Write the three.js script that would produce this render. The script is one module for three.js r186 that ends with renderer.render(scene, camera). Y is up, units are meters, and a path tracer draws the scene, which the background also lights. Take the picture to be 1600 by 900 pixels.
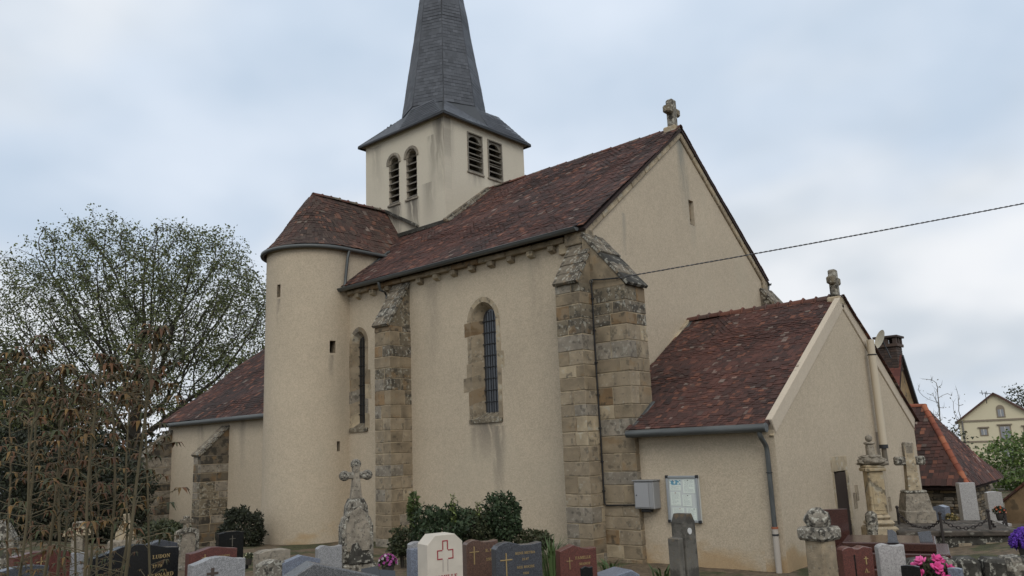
import * as THREE from 'three';
import { mergeGeometries } from 'three/addons/utils/BufferGeometryUtils.js';
import { FontLoader } from 'three/addons/loaders/FontLoader.js';
import { TextGeometry } from 'three/addons/geometries/TextGeometry.js';

// ---------- camera, sky, sun, exposure ----------
const V = (x, y, z) => new THREE.Vector3(x, y, z);
const scene = new THREE.Scene();
const FOC = 1247.57, CAM = V(10.2195, 2.4, 14.5351);
const FW = V(-.64203254, .19457785, -.74157514), RT = V(.75034788, -.03909639, -.659886), UP = V(.15739211, .98010761, .12089992);
const camera = new THREE.PerspectiveCamera(2 * Math.atan(450 / FOC) * 180 / Math.PI, 16 / 9, .1, 2000);
camera.position.copy(CAM);
camera.quaternion.setFromRotationMatrix(new THREE.Matrix4().makeBasis(RT, UP, FW.clone().negate()));
const renderer = new THREE.WebGLRenderer({ antialias: true });
renderer.toneMapping = THREE.LinearToneMapping;
renderer.toneMappingExposure = 1.06;
renderer.shadowMap.enabled = true;

function rng(a) { return () => { a |= 0; a = a + 0x6D2B79F5 | 0; let t = Math.imul(a ^ a >>> 15, 1 | a); t = t + Math.imul(t ^ t >>> 7, 61 | t) ^ t; return ((t ^ t >>> 14) >>> 0) / 4294967296; }; }
const h3 = (x, y, z) => { let n = Math.imul(x, 374761393) + Math.imul(y, 668265263) + Math.imul(z, 2147483647 ^ 0x5bd1e995) | 0; n = Math.imul(n ^ n >>> 13, 1274126177); n = Math.imul(n ^ n >>> 15, 2246822519); return ((n ^ n >>> 16) >>> 0) / 4294967296; };
const sm = t => t * t * (3 - 2 * t);
const clamp = (x, a = 0, b = 1) => x < a ? a : x > b ? b : x;
const sstep = (a, b, x) => sm(clamp((x - a) / (b - a)));
function noise(x, y, z = 0) {
  const i = Math.floor(x), j = Math.floor(y), k = Math.floor(z), u = sm(x - i), v = sm(y - j), w = sm(z - k);
  const l = (a, b, t) => a + (b - a) * t;
  return l(l(l(h3(i, j, k), h3(i + 1, j, k), u), l(h3(i, j + 1, k), h3(i + 1, j + 1, k), u), v), l(l(h3(i, j, k + 1), h3(i + 1, j, k + 1), u), l(h3(i, j + 1, k + 1), h3(i + 1, j + 1, k + 1), u), v), w);
}
function fbm(x, y, z = 0, o = 4) { let s = 0, a = .5, n = 0; for (let i = 0; i < o; i++) { s += a * noise(x, y, z + i * 17.3); n += a; a *= .5; x *= 2.03; y *= 2.03; z *= 2.03; } return s / n; }

// noise that repeats every `per` cells, for textures that tile
function pnoise(x, y, z, per) { const i = Math.floor(x), j = Math.floor(y), k = Math.floor(z), u = sm(x - i), v = sm(y - j), md = a => ((a % per) + per) % per, i0 = md(i), i1 = md(i + 1), j0 = md(j), j1 = md(j + 1), l = (a, b, t) => a + (b - a) * t; return l(l(h3(i0, j0, k), h3(i1, j0, k), u), l(h3(i0, j1, k), h3(i1, j1, k), u), v); }
function pfbm(u, v, f, z, o = 4) { let s = 0, a = .5, n = 0; for (let i = 0; i < o; i++) { s += a * pnoise(u * f, v * f, z + i * 17, f); n += a; a *= .5; f *= 2; } return s / n; }

{ // overcast sky with soft layers of cloud, the same kind of cloud all round
  const w = 1024, h = 512, d = new Float32Array(w * h * 4);
  for (let j = 0; j < h; j++) for (let i = 0; i < w; i++) {
    const ph = (i + .5) / w * 2 * Math.PI - Math.PI, th = ((j + .5) / h - .5) * Math.PI;
    const y = Math.sin(th), c = Math.cos(th), x = Math.cos(ph) * c, z = Math.sin(ph) * c;
    const q = 1 / (Math.max(y, 0) + .35);
    let n = fbm(x * q * 2.1 + 3.1, z * q * 2.1 + 7.7, y * 1.5 + 2, 5), m = fbm(x * q * 5 + 9, z * q * 5, 4.4, 4), b = fbm(x * q * 1.5 + 21, z * q * 1.5 + 5, 9, 4);
    const t = sstep(.28, .7, n * .75 + m * .25), bl = sstep(.48, .68, b) * .75;
    let r = .52 + .31 * t, g = .585 + .265 * t, bb = .655 + .225 * t;
    r += (.40 - r) * bl * .5; g += (.56 - g) * bl * .5; bb += (.78 - bb) * bl * .5;
    const k = 1.0 * (y < 0 ? 1 : 1 + .12 * y), o = (j * w + i) * 4;
    d[o] = r * k; d[o + 1] = g * k; d[o + 2] = bb * k; d[o + 3] = 1;
  }
  const t = new THREE.DataTexture(d, w, h, THREE.RGBAFormat, THREE.FloatType);
  t.mapping = THREE.EquirectangularReflectionMapping; t.magFilter = t.minFilter = THREE.LinearFilter; t.needsUpdate = true;
  scene.background = t; scene.environment = t;
}
const sun = new THREE.DirectionalLight(new THREE.Color(1, .95, .87), 1.0);
sun.position.set(26, 34, 26); sun.target.position.set(-4, 3, -2); sun.castShadow = true; sun.shadow.radius = 60;
Object.assign(sun.shadow.camera, { left: -40, right: 40, top: 40, bottom: -40, near: 1, far: 160 }); sun.shadow.mapSize.set(2048, 2048);
scene.add(sun, sun.target);

// ---------- helpers ----------
const at = (px, py, w) => CAM.clone().addScaledVector(FW, w).addScaledVector(RT, (px - 800) / FOC * w).addScaledVector(UP, (450 - py) / FOC * w);
const ground = (x, z) => {
  let a = clamp((z - 1.2) / 13.2, 0, 1.4), b = clamp((x - 4) / 6.5, 0, 1.4) * clamp((z + 16) / 12, 0, 1);
  let y = .8 * Math.max(a, b * .95);
  if (z < -9.4) y -= .9 * sstep(-9.4, -14, z);
  if (x < -10) y -= .5 * sstep(-9, -17, x) * sstep(6, 1, z);
  return y;
};
const used = {};
const numbered = n => { const k = used[n] = (used[n] ?? -1) + 1; return k ? n + '_' + String(k).padStart(3, '0') : n; };
function thing(name, label, category, pos = [0, 0, 0], turn = 0, group) {
  const o = new THREE.Group(); o.name = numbered(name); o.position.set(...pos); o.rotation.y = turn;
  o.userData = { label, category, kind: 'thing' }; if (group) o.userData.group = group; scene.add(o); return o;
}
function part(name, geo, mat, parent, label) {
  if (Array.isArray(geo)) geo = mergeGeometries(geo.map(g => { g = g.index ? g.toNonIndexed() : g; for (const k of Object.keys(g.attributes)) if (!['position', 'normal', 'uv'].includes(k)) g.deleteAttribute(k); return g; }));
  const m = new THREE.Mesh(geo, mat); m.name = name; if (label) m.userData.label = label; parent.add(m); return m;
}
function sub(name, parent) { const g = new THREE.Group(); g.name = name; parent.add(g); return g; }
function structure(name, geo, mat) { const m = new THREE.Mesh(geo, mat); m.name = numbered(name); m.userData.kind = 'structure'; scene.add(m); return m; }
const R2 = Math.PI / 2;
// uv in metres from the dominant direction of each face
function uvm(g, s = 1, ox = 0, oy = 0) {
  if (g.index) g = g.toNonIndexed();
  const p = g.attributes.position, n = new Float32Array(p.count * 2), a = V(), b = V(), c = V(), e = V(), f = V();
  for (let i = 0; i < p.count; i += 3) {
    a.fromBufferAttribute(p, i); b.fromBufferAttribute(p, i + 1); c.fromBufferAttribute(p, i + 2);
    e.subVectors(b, a); f.subVectors(c, a); e.cross(f); const X = Math.abs(e.x), Y = Math.abs(e.y), Z = Math.abs(e.z);
    [a, b, c].forEach((q, k) => { const u = Z >= X && Z >= Y ? [q.x, q.y] : X >= Y ? [-q.z, q.y] : [q.x, -q.z]; n[(i + k) * 2] = (u[0] + ox) * s; n[(i + k) * 2 + 1] = (u[1] + oy) * s; });
  }
  g.setAttribute('uv', new THREE.BufferAttribute(n, 2)); return g;
}
const flat = g => { g = g.index ? g.toNonIndexed() : g; g.computeVertexNormals(); return g; };
const box = (x0, x1, y0, y1, z0, z1) => uvm(new THREE.BoxGeometry(x1 - x0, y1 - y0, z1 - z0).translate((x0 + x1) / 2, (y0 + y1) / 2, (z0 + z1) / 2));
// chamfered block between two corners
function block(x0, x1, y0, y1, z0, z1, c = .012, ju = 0, r) {
  const P = [], X = [x0, x1], Y = [y0, y1], Z = [z0, z1], pts = {};
  const j = () => ju ? (r() - .5) * ju : 0;
  for (let a = 0; a < 2; a++) for (let b = 0; b < 2; b++) for (let d = 0; d < 2; d++) {
    const sx = a ? -c : c, sy = b ? -c : c, sz = d ? -c : c, jx = j(), jy = j(), jz = j();
    pts[a + '' + b + d] = [[X[a] + jx, Y[b] + sy + jy, Z[d] + sz + jz], [X[a] + sx + jx, Y[b] + jy, Z[d] + sz + jz], [X[a] + sx + jx, Y[b] + sy + jy, Z[d] + jz]];
  }
  const C = V((x0 + x1) / 2, (y0 + y1) / 2, (z0 + z1) / 2), q1 = V(), q2 = V(), q3 = V();
  const tri = (p, q, s) => { q1.set(...p); q2.set(...q); q3.set(...s); const n = q2.clone().sub(q1).cross(q3.clone().sub(q1)); const m = q1.clone().add(q2).add(q3).divideScalar(3).sub(C); if (n.dot(m) < 0) P.push(...p, ...s, ...q); else P.push(...p, ...q, ...s); };
  const quad = (p, q, s, t) => { tri(p, q, s); tri(p, s, t); };
  for (let a = 0; a < 2; a++) {
    quad(pts[a + '00'][0], pts[a + '10'][0], pts[a + '11'][0], pts[a + '01'][0]);
    quad(pts['0' + a + '0'][1], pts['1' + a + '0'][1], pts['1' + a + '1'][1], pts['0' + a + '1'][1]);
    quad(pts['00' + a][2], pts['10' + a][2], pts['11' + a][2], pts['01' + a][2]);
  }
  for (let a = 0; a < 2; a++) for (let b = 0; b < 2; b++) {
    quad(pts[a + '' + b + '0'][0], pts[a + '' + b + '0'][1], pts[a + '' + b + '1'][1], pts[a + '' + b + '1'][0]);
    quad(pts[a + '0' + b][0], pts[a + '0' + b][2], pts[a + '1' + b][2], pts[a + '1' + b][0]);
    quad(pts['0' + a + b][1], pts['0' + a + b][2], pts['1' + a + b][2], pts['1' + a + b][1]);
    for (let d = 0; d < 2; d++) tri(...pts[a + '' + b + d]);
  }
  const g = new THREE.BufferGeometry(); g.setAttribute('position', new THREE.Float32BufferAttribute(P, 3)); g.computeVertexNormals();
  return uvm(g, 1, ju ? r() * 7 : 0, ju ? r() * 7 : 0);
}
// block of section w x t laid from a to b, "up" fixing its roll
function beam(a, b, w, t, up = V(0, 1, 0)) {
  const d = b.clone().sub(a), L = d.length(); d.normalize(); const s = V().crossVectors(up, d).normalize(), u = V().crossVectors(d, s);
  const g = block(-w / 2, w / 2, -t / 2, t / 2, 0, L, Math.min(w, t) * .12);
  return g.applyMatrix4(new THREE.Matrix4().makeBasis(s, u, d).setPosition(a));
}
function tube(pts, r, sides = 8, seg) { return new THREE.TubeGeometry(new THREE.CatmullRomCurve3(pts, false, 'catmullrom', .2), seg ?? Math.max(2, pts.length * 4), r, sides, false); }
function poly(tris) { const g = new THREE.BufferGeometry(); g.setAttribute('position', new THREE.Float32BufferAttribute(tris.flat(2), 3)); g.computeVertexNormals(); return uvm(g); }
function extr(pts, depth, holes = [], bevel = 0) {
  const s = new THREE.Shape(pts.map(p => new THREE.Vector2(...p)));
  for (const h of holes) s.holes.push(new THREE.Path(h.map(p => new THREE.Vector2(...p))));
  return new THREE.ExtrudeGeometry(s, { depth: depth - 2 * bevel, bevelEnabled: bevel > 0, bevelSize: bevel, bevelThickness: bevel, bevelSegments: 2, bevelOffset: -bevel, curveSegments: 8 }).translate(0, 0, bevel);
}
// solid facing +x: the shape's x runs to -z
const faceX = (g, x) => g.rotateY(R2).translate(x, 0, 0);

// ---------- textures ----------
function tex(n, m, fn, srgb = true, rep = true) {
  const d = new Uint8Array(n * m * 4);
  for (let j = 0; j < m; j++) for (let i = 0; i < n; i++) { const c = fn((i + .5) / n, (j + .5) / m, i, j), o = (j * n + i) * 4; d[o] = clamp(c[0]) * 255; d[o + 1] = clamp(c[1]) * 255; d[o + 2] = clamp(c[2]) * 255; d[o + 3] = 255; }
  const t = new THREE.DataTexture(d, n, m); if (srgb) t.colorSpace = THREE.SRGBColorSpace;
  t.wrapS = t.wrapT = rep ? THREE.RepeatWrapping : THREE.ClampToEdgeWrapping; t.magFilter = THREE.LinearFilter; t.minFilter = THREE.LinearMipmapLinearFilter; t.generateMipmaps = true; t.needsUpdate = true; return t;
}
const mixc = (a, b, t) => [a[0] + (b[0] - a[0]) * t, a[1] + (b[1] - a[1]) * t, a[2] + (b[2] - a[2]) * t];
const mul = (a, k) => [a[0] * k, a[1] * k, a[2] * k];
const gritT = tex(512, 512, (u, v, i, j) => { const k = .35 * h3(i >> 1, j >> 1, 3) + .65 * pfbm(u, v, 60, 5, 3); return [k, k, k]; }, false);
const grit = r => { const t = gritT.clone(); t.repeat.set(r, r); t.needsUpdate = true; return t; };
const gStucco = grit(1), gStone = grit(1.2);
const STUC = [.715, .66, .575];
function stucco(x, y, s) {
  let c = mul(STUC, .955 + .09 * fbm(x * .7 + s, y * .7, s, 4) + .05 * (fbm(x * 9, y * 9, s + 2, 3) - .5) + .11 * (h3(Math.floor(x * 48), Math.floor(y * 48), s) - .5));
  const g = sstep(.56, .72, fbm(x * .9 + 40, y * .55 + s * 3, 8, 4)); c = mixc(c, [.70, .66, .58], g * .25);
  return c;
}
// rendered wall of size w x h metres with its stains; uv runs 0..1 from (x0, y0)
function wallMat(x0, y0, w, h, seed, stain, px = 90) {
  const t = tex(Math.min(1024, Math.round(w * px)), Math.min(1024, Math.round(h * px)), (u, v) => { const x = x0 + u * w, y = y0 + v * h; let c = stucco(x, y, seed); return stain ? stain(x, y, c) : c; }, true, false);
  t.repeat.set(1 / w, 1 / h); t.offset.set(-x0 / w, -y0 / h);
  return new THREE.MeshStandardMaterial({ map: t, roughness: .93, bumpMap: gStucco, bumpScale: .006 });
}
const streak = (x, y, cx, top, wd, len, s) => { const k = Math.abs(x - cx + .12 * (fbm(y * 1.3, s, 3, 3) - .5)) / wd; if (y > top || k > 1.6) return 0; const q = (top - y) / len; const wx = x * 9 + 2.5 * fbm(x * 3, y * 2, s + 4, 3); return sstep(1.5, .1, k) * clamp(1 - q) * sstep(.28, .72, fbm(wx, y * 1.4 + .6 * wx, s, 5) + .12); };
const GRIME = [.36, .34, .31], OCHRE = [.66, .53, .36];
const foot = (x, y, c, b, hgt, s) => mixc(c, OCHRE, .55 * sstep(.42, .7, fbm(x * 1.1, y * 2.2, s, 5) + .45 * clamp(1 - (y - b) / hgt) - .22) * (y < b + hgt * 1.3 ? 1 : 0));
const damp = (x, y, c, b, hgt, s) => mixc(c, [.52, .49, .43], .6 * sstep(.5, .64, fbm(x * 1.7 + 9, y * 3.1, s, 5)) * (y < b + hgt ? 1 : 0));

function stoneMat(base, spots, seed) {
  const t = tex(512, 512, (u, v, i, j) => {
    let c = mul(base, .78 + .44 * pfbm(u, v, 9, seed, 5) + .14 * (h3(i, j, seed) - .5));
    for (const [col, f, th, a] of spots) c = mixc(c, col, a * sstep(th - .03, th + .12, pfbm(u, v, f * 2, Math.round(col[0] * 50 + f) + seed, 5)));
    return c;
  });
  t.repeat.set(.5, .5); return new THREE.MeshStandardMaterial({ map: t, roughness: .95, bumpMap: gStone, bumpScale: .012 });
}
const LW = [.72, .71, .66], LD = [.2, .19, .17], LO = [.55, .42, .27], TAN = [.54, .475, .385], GR = [.5, .465, .41];
const ST = {
  tan: stoneMat([.58, .525, .44], [[LD, 9, .64, .3], [LW, 18, .68, .4]], 1),
  tan2: stoneMat([.535, .48, .395], [[LD, 9, .64, .3], [LO, 3, .62, .3]], 2),
  grey: stoneMat([.54, .505, .45], [[LD, 12, .6, .35], [LW, 16, .64, .4]], 3),
  pale: stoneMat([.66, .60, .50], [[LW, 9, .6, .5], [LD, 8, .66, .4]], 4),
  ochre: stoneMat([.50, .41, .30], [[TAN, 4, .5, .8], [LD, 8, .62, .5]], 5),
  lich: stoneMat([.43, .395, .34], [[LD, 11, .52, .6], [LW, 16, .6, .7], [LO, 6, .68, .4]], 6),
  lich2: stoneMat([.47, .43, .36], [[LD, 12, .56, .55], [LW, 18, .6, .6], [LO, 4, .66, .4]], 7),
  old: stoneMat([.50, .475, .43], [[LD, 8, .5, .8], [LW, 15, .58, .8]], 8),
  mortar: stoneMat([.66, .6, .5], [[LD, 6, .6, .3]], 9),
  rubble: stoneMat([.40, .365, .31], [[LD, 6, .5, .7], [LO, 5, .62, .5]], 10),
  dark: stoneMat([.27, .26, .235], [[LD, 5, .45, .9], [LW, 10, .64, .7]], 11),
};
// the same stones at the finer grain of small monuments
const SF = {}; for (const k in ST) { const m = SF[k] = ST[k].clone(); m.map = ST[k].map.clone(); m.map.repeat.set(1.2, 1.2); m.map.needsUpdate = true; m.bumpScale = .007; }
const M = (r, g, b, rough = .8, o = {}) => new THREE.MeshStandardMaterial({ color: new THREE.Color().setRGB(r, g, b), roughness: rough, ...o });
const zincT = tex(256, 256, (u, v) => { const k = .25 + .2 * pfbm(u, v, 6, 2, 4); return [k * .96, k * .99, k * .98]; });
const zinc = new THREE.MeshStandardMaterial({ map: zincT, roughness: .5, metalness: .35 });
const darkMetal = M(.035, .037, .04, .55, { metalness: .4 }), black = M(.012, .012, .013, .6);
const woodT = tex(128, 128, (u, v) => { const k = .34 + .22 * fbm(u * 3, v * 40, 4, 3); return [k, k * .95, k * .86]; });
const greyWood = new THREE.MeshStandardMaterial({ map: woodT, roughness: .85 });
const glassM = new THREE.MeshPhysicalMaterial({ color: new THREE.Color().setRGB(.02, .022, .025), roughness: .18, clearcoat: .4 });

// ---------- roof tiles ----------
const tileMat = new THREE.MeshStandardMaterial({ color: 0xffffff, roughness: .9, bumpMap: grit(2), bumpScale: .003 });
const slateMat = new THREE.MeshStandardMaterial({ color: 0xffffff, roughness: .62 });
const tileGeo = new THREE.BoxGeometry(1, 1, 1).translate(0, .5, .5);
const RED = (p, r) => {
  const n = fbm(p.x * .55, p.y * .7 + p.z * .55, 3, 4), m = fbm(p.x * 2.1 + 5, (p.y + p.z) * 2.1, 7, 3), q = r();
  let c = mixc([.026, .0155, .013], [.100, .037, .026], sstep(.26, .8, n * .5 + m * .3 + q * .22));
  if (q > .9) c = mixc(c, [.19, .075, .042], .2 + r() * .5);
  if (r() > .98 - .03 * sstep(.5, .7, n)) c = mixc(c, [.28, .23, .19], .1 + r() * .45);
  return mul(c, .8 + r() * .45);
};
const SLATE = (p, r) => mul(mixc([.034, .038, .046], [.09, .097, .112], r() * .55 + .45 * fbm(p.x * 1.5, p.y * 1.2, p.z, 3)), .85 + r() * .3);
// rows(k) -> {o: left end of course k, len, u, v, n}; one course of tiles each
function tiles(parent, courses, opt = {}) {
  const { w = .15, e = .095, th = .016, over = 2.1, col = RED, mat = tileMat, seed = 1, name = 'tiles', jit = 1, tilt = .055 } = opt, r = rng(seed), mats = [], cols = [], m = new THREE.Matrix4();
  courses.forEach((c, k) => {
    const n = Math.max(1, Math.round(c.len / w)), s = c.len / n, off = (k % 2) * .5;
    for (let i = 0; i < n + (off ? 1 : 0); i++) {
      const a0 = Math.max(0, (i - off) * s), a1 = Math.min(c.len, (i - off + 1) * s), ww = a1 - a0; if (ww < .03) continue;
      const p = c.o.clone().addScaledVector(c.u, (a0 + a1) / 2);
      const t = tilt + (r() - .5) * .05 * jit, vv = c.v.clone().multiplyScalar(Math.cos(t)).addScaledVector(c.n, -Math.sin(t)), ro = (r() - .5) * .05 * jit;
      const uu = c.u.clone().multiplyScalar(Math.cos(ro)).addScaledVector(c.v, Math.sin(ro)); const nn = V().crossVectors(uu, vv).normalize(); const v2 = V().crossVectors(nn, uu);
      p.addScaledVector(c.n, Math.sin(tilt) * e * over * .55 + .07 * jit * sstep(.3, .7, fbm(p.x * .45 + 3, p.y * .6, p.z * .45, 2)) + (r() ** 3) * .012 * jit).addScaledVector(c.v, (r() - .5) * .02 * jit);
      m.makeBasis(uu.multiplyScalar(ww - .004), v2.multiplyScalar(e * over), nn.multiplyScalar(th)).setPosition(p); mats.push(m.clone()); cols.push(col(p, r));
    }
  });
  const im = new THREE.InstancedMesh(tileGeo, mat, mats.length), cc = new THREE.Color();
  mats.forEach((q, i) => { im.setMatrixAt(i, q); im.setColorAt(i, cc.setRGB(...cols[i])); });
  im.name = name; im.userData.kind = 'stuff'; parent.add(im); return im;
}
// courses over a flat slope: A,B the eave ends, C,D the top ends above B and A
function slope(A, B, C, D, e = .095) {
  const nV = Math.round(A.distanceTo(D) / e), out = [], up = D.clone().sub(A).add(C.clone().sub(B)).normalize(), u0 = B.clone().sub(A).normalize(), n = V().crossVectors(u0, up).normalize(), v = V().crossVectors(n, u0);
  for (let k = 0; k < nV - 1; k++) { const t = k / nV, o = A.clone().lerp(D, t), q = B.clone().lerp(C, t), wob = .012 * (noise(k * .4, A.x) - .5); o.addScaledVector(n, wob); const t2 = Math.min(1, (k + 1.2) / nV), s0 = Math.max(0, A.clone().lerp(D, t2).sub(o).dot(u0)), s1 = Math.max(0, q.clone().sub(B.clone().lerp(C, t2)).dot(u0)), len = o.distanceTo(q) - s0 - s1; o.addScaledVector(u0, s0); if (len > .05) out.push({ o, len, u: u0, v, n }); }
  return out;
}
function slab(A, B, C, D, t = .06) { // solid sheet below a slope
  const n = V().crossVectors(B.clone().sub(A), D.clone().sub(A)).normalize().multiplyScalar(-t), P = [A, B, C, D], Q = P.map(p => p.clone().add(n)), T = [], a = v => [v.x, v.y, v.z];
  const qd = (p, q, r, s) => { T.push(a(p), a(q), a(r), a(p), a(r), a(s)); };
  qd(...P); qd(Q[3], Q[2], Q[1], Q[0]); for (let i = 0; i < 4; i++) { const j = (i + 1) % 4; qd(P[i], Q[i], Q[j], P[j]); }
  return poly(T);
}
const underRoof = M(.03, .018, .015, .95);
function ridgeTiles(parent, a, b, r = .1, len = .36, mats, name = 'ridge_tile', bead = .022) {
  const d = b.clone().sub(a), L = d.length(), n = Math.max(1, Math.round(L / len)), s = L / n; d.normalize();
  const g = new THREE.CylinderGeometry(r * 1.02, r * .92, s * 1.06, 10, 1, true, -R2, Math.PI), g2 = new THREE.TorusGeometry(r * 1.02, bead, 4, 10, Math.PI).rotateX(R2).translate(0, s * .5, 0);
  const gm = mergeGeometries([g.toNonIndexed(), g2.toNonIndexed()]);
  for (let i = 0; i < n; i++) {
    const m = part(name, gm, mats[(i * 7 + (i >> 2)) % mats.length], parent), up = V(0, 1, 0), s1 = V().crossVectors(d, up).normalize(), u1 = V().crossVectors(s1, d).normalize();
    m.quaternion.setFromRotationMatrix(new THREE.Matrix4().makeBasis(s1, d, u1)); m.position.copy(a).addScaledVector(d, (i + .5) * s); m.position.y += ((i * 37) % 5 - 2) * .004;
  }
}
const clay = [M(.10, .042, .03, .9, { side: 2 }), M(.14, .055, .036, .9, { side: 2 }), M(.085, .05, .04, .9, { side: 2 }), M(.16, .10, .075, .9, { side: 2 })];

// ---------- masonry ----------
function ashlar(P, x0, x1, y0, y1, z0, z1, seed, pick, ch = .3) {
  const r = rng(seed); part('mortar', box(x0 + .013, x1 - .013, y0, y1 - .01, z0 + .013, z1 - .013), ST.mortar, P);
  let y = y0, k = 0;
  while (y < y1 - .06) {
    let h = ch * (.8 + r() * .45); if (y1 - y - h < .14) h = y1 - y; const g = .009;
    const put = (a, b, c, d) => part('stone', block(a + g * (a > x0), b - g * (b < x1), y + g, y + h - g, c + g * (c > z0), d - g * (d < z1), .009, .01, r), pick(y, r), P);
    const W = x1 - x0, D = z1 - z0, mode = (k + (r() < .25 ? 1 : 0)) % 3;
    if (mode === 0) { const s = x0 + W * (.35 + r() * .3); put(x0, s, z0, z1); if (D > .6 && r() < .6) { const q = z0 + D * (.35 + r() * .3); put(s, x1, z0, q); put(s, x1, q, z1); } else put(s, x1, z0, z1); }
    else if (mode === 1) { const s = z0 + D * (.35 + r() * .3); put(x0, x1, z0, s); put(x0, x1, s, z1); }
    else { const s = z0 + D * (.3 + r() * .25), q = x0 + W * (.45 + r() * .3); put(x0, x1, z0, s); put(x0, q, s, z1); put(q, x1, s, z1); }
    y += h; k++;
  }
}

// =====================================================================
// CHURCH
// =====================================================================
const church = thing('church', 'cream rendered village church with slate spire, tiled roofs, round stair turret and stone buttresses', 'church');
const W = 9.35, ZR = -4.675, XW = -11.35, HR = 10.97, EY = 7.18, EZ = .27, SL = (HR - EY) / (EZ - ZR);
const roofY = z => HR - SL * Math.abs(z - ZR);
function lancet(cx, y0, y1, w, n = 8) { // outline, counter-clockwise from bottom left
  const h = w / 2, r = h * 1.12, out = [[cx - h, y0], [cx + h, y0]], sp = y1 - Math.sqrt(r * r - (r - h) ** 2);
  const a1 = Math.acos((r - h) / r);
  for (let i = 0; i <= n; i++) { const a = a1 * i / n; out.push([cx + h - r + r * Math.cos(a), sp + r * Math.sin(a)]); }
  for (let i = n - 1; i >= 0; i--) { const a = a1 * i / n; out.push([cx - h + r - r * Math.cos(a), sp + r * Math.sin(a)]); }
  return out;
}
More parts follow.
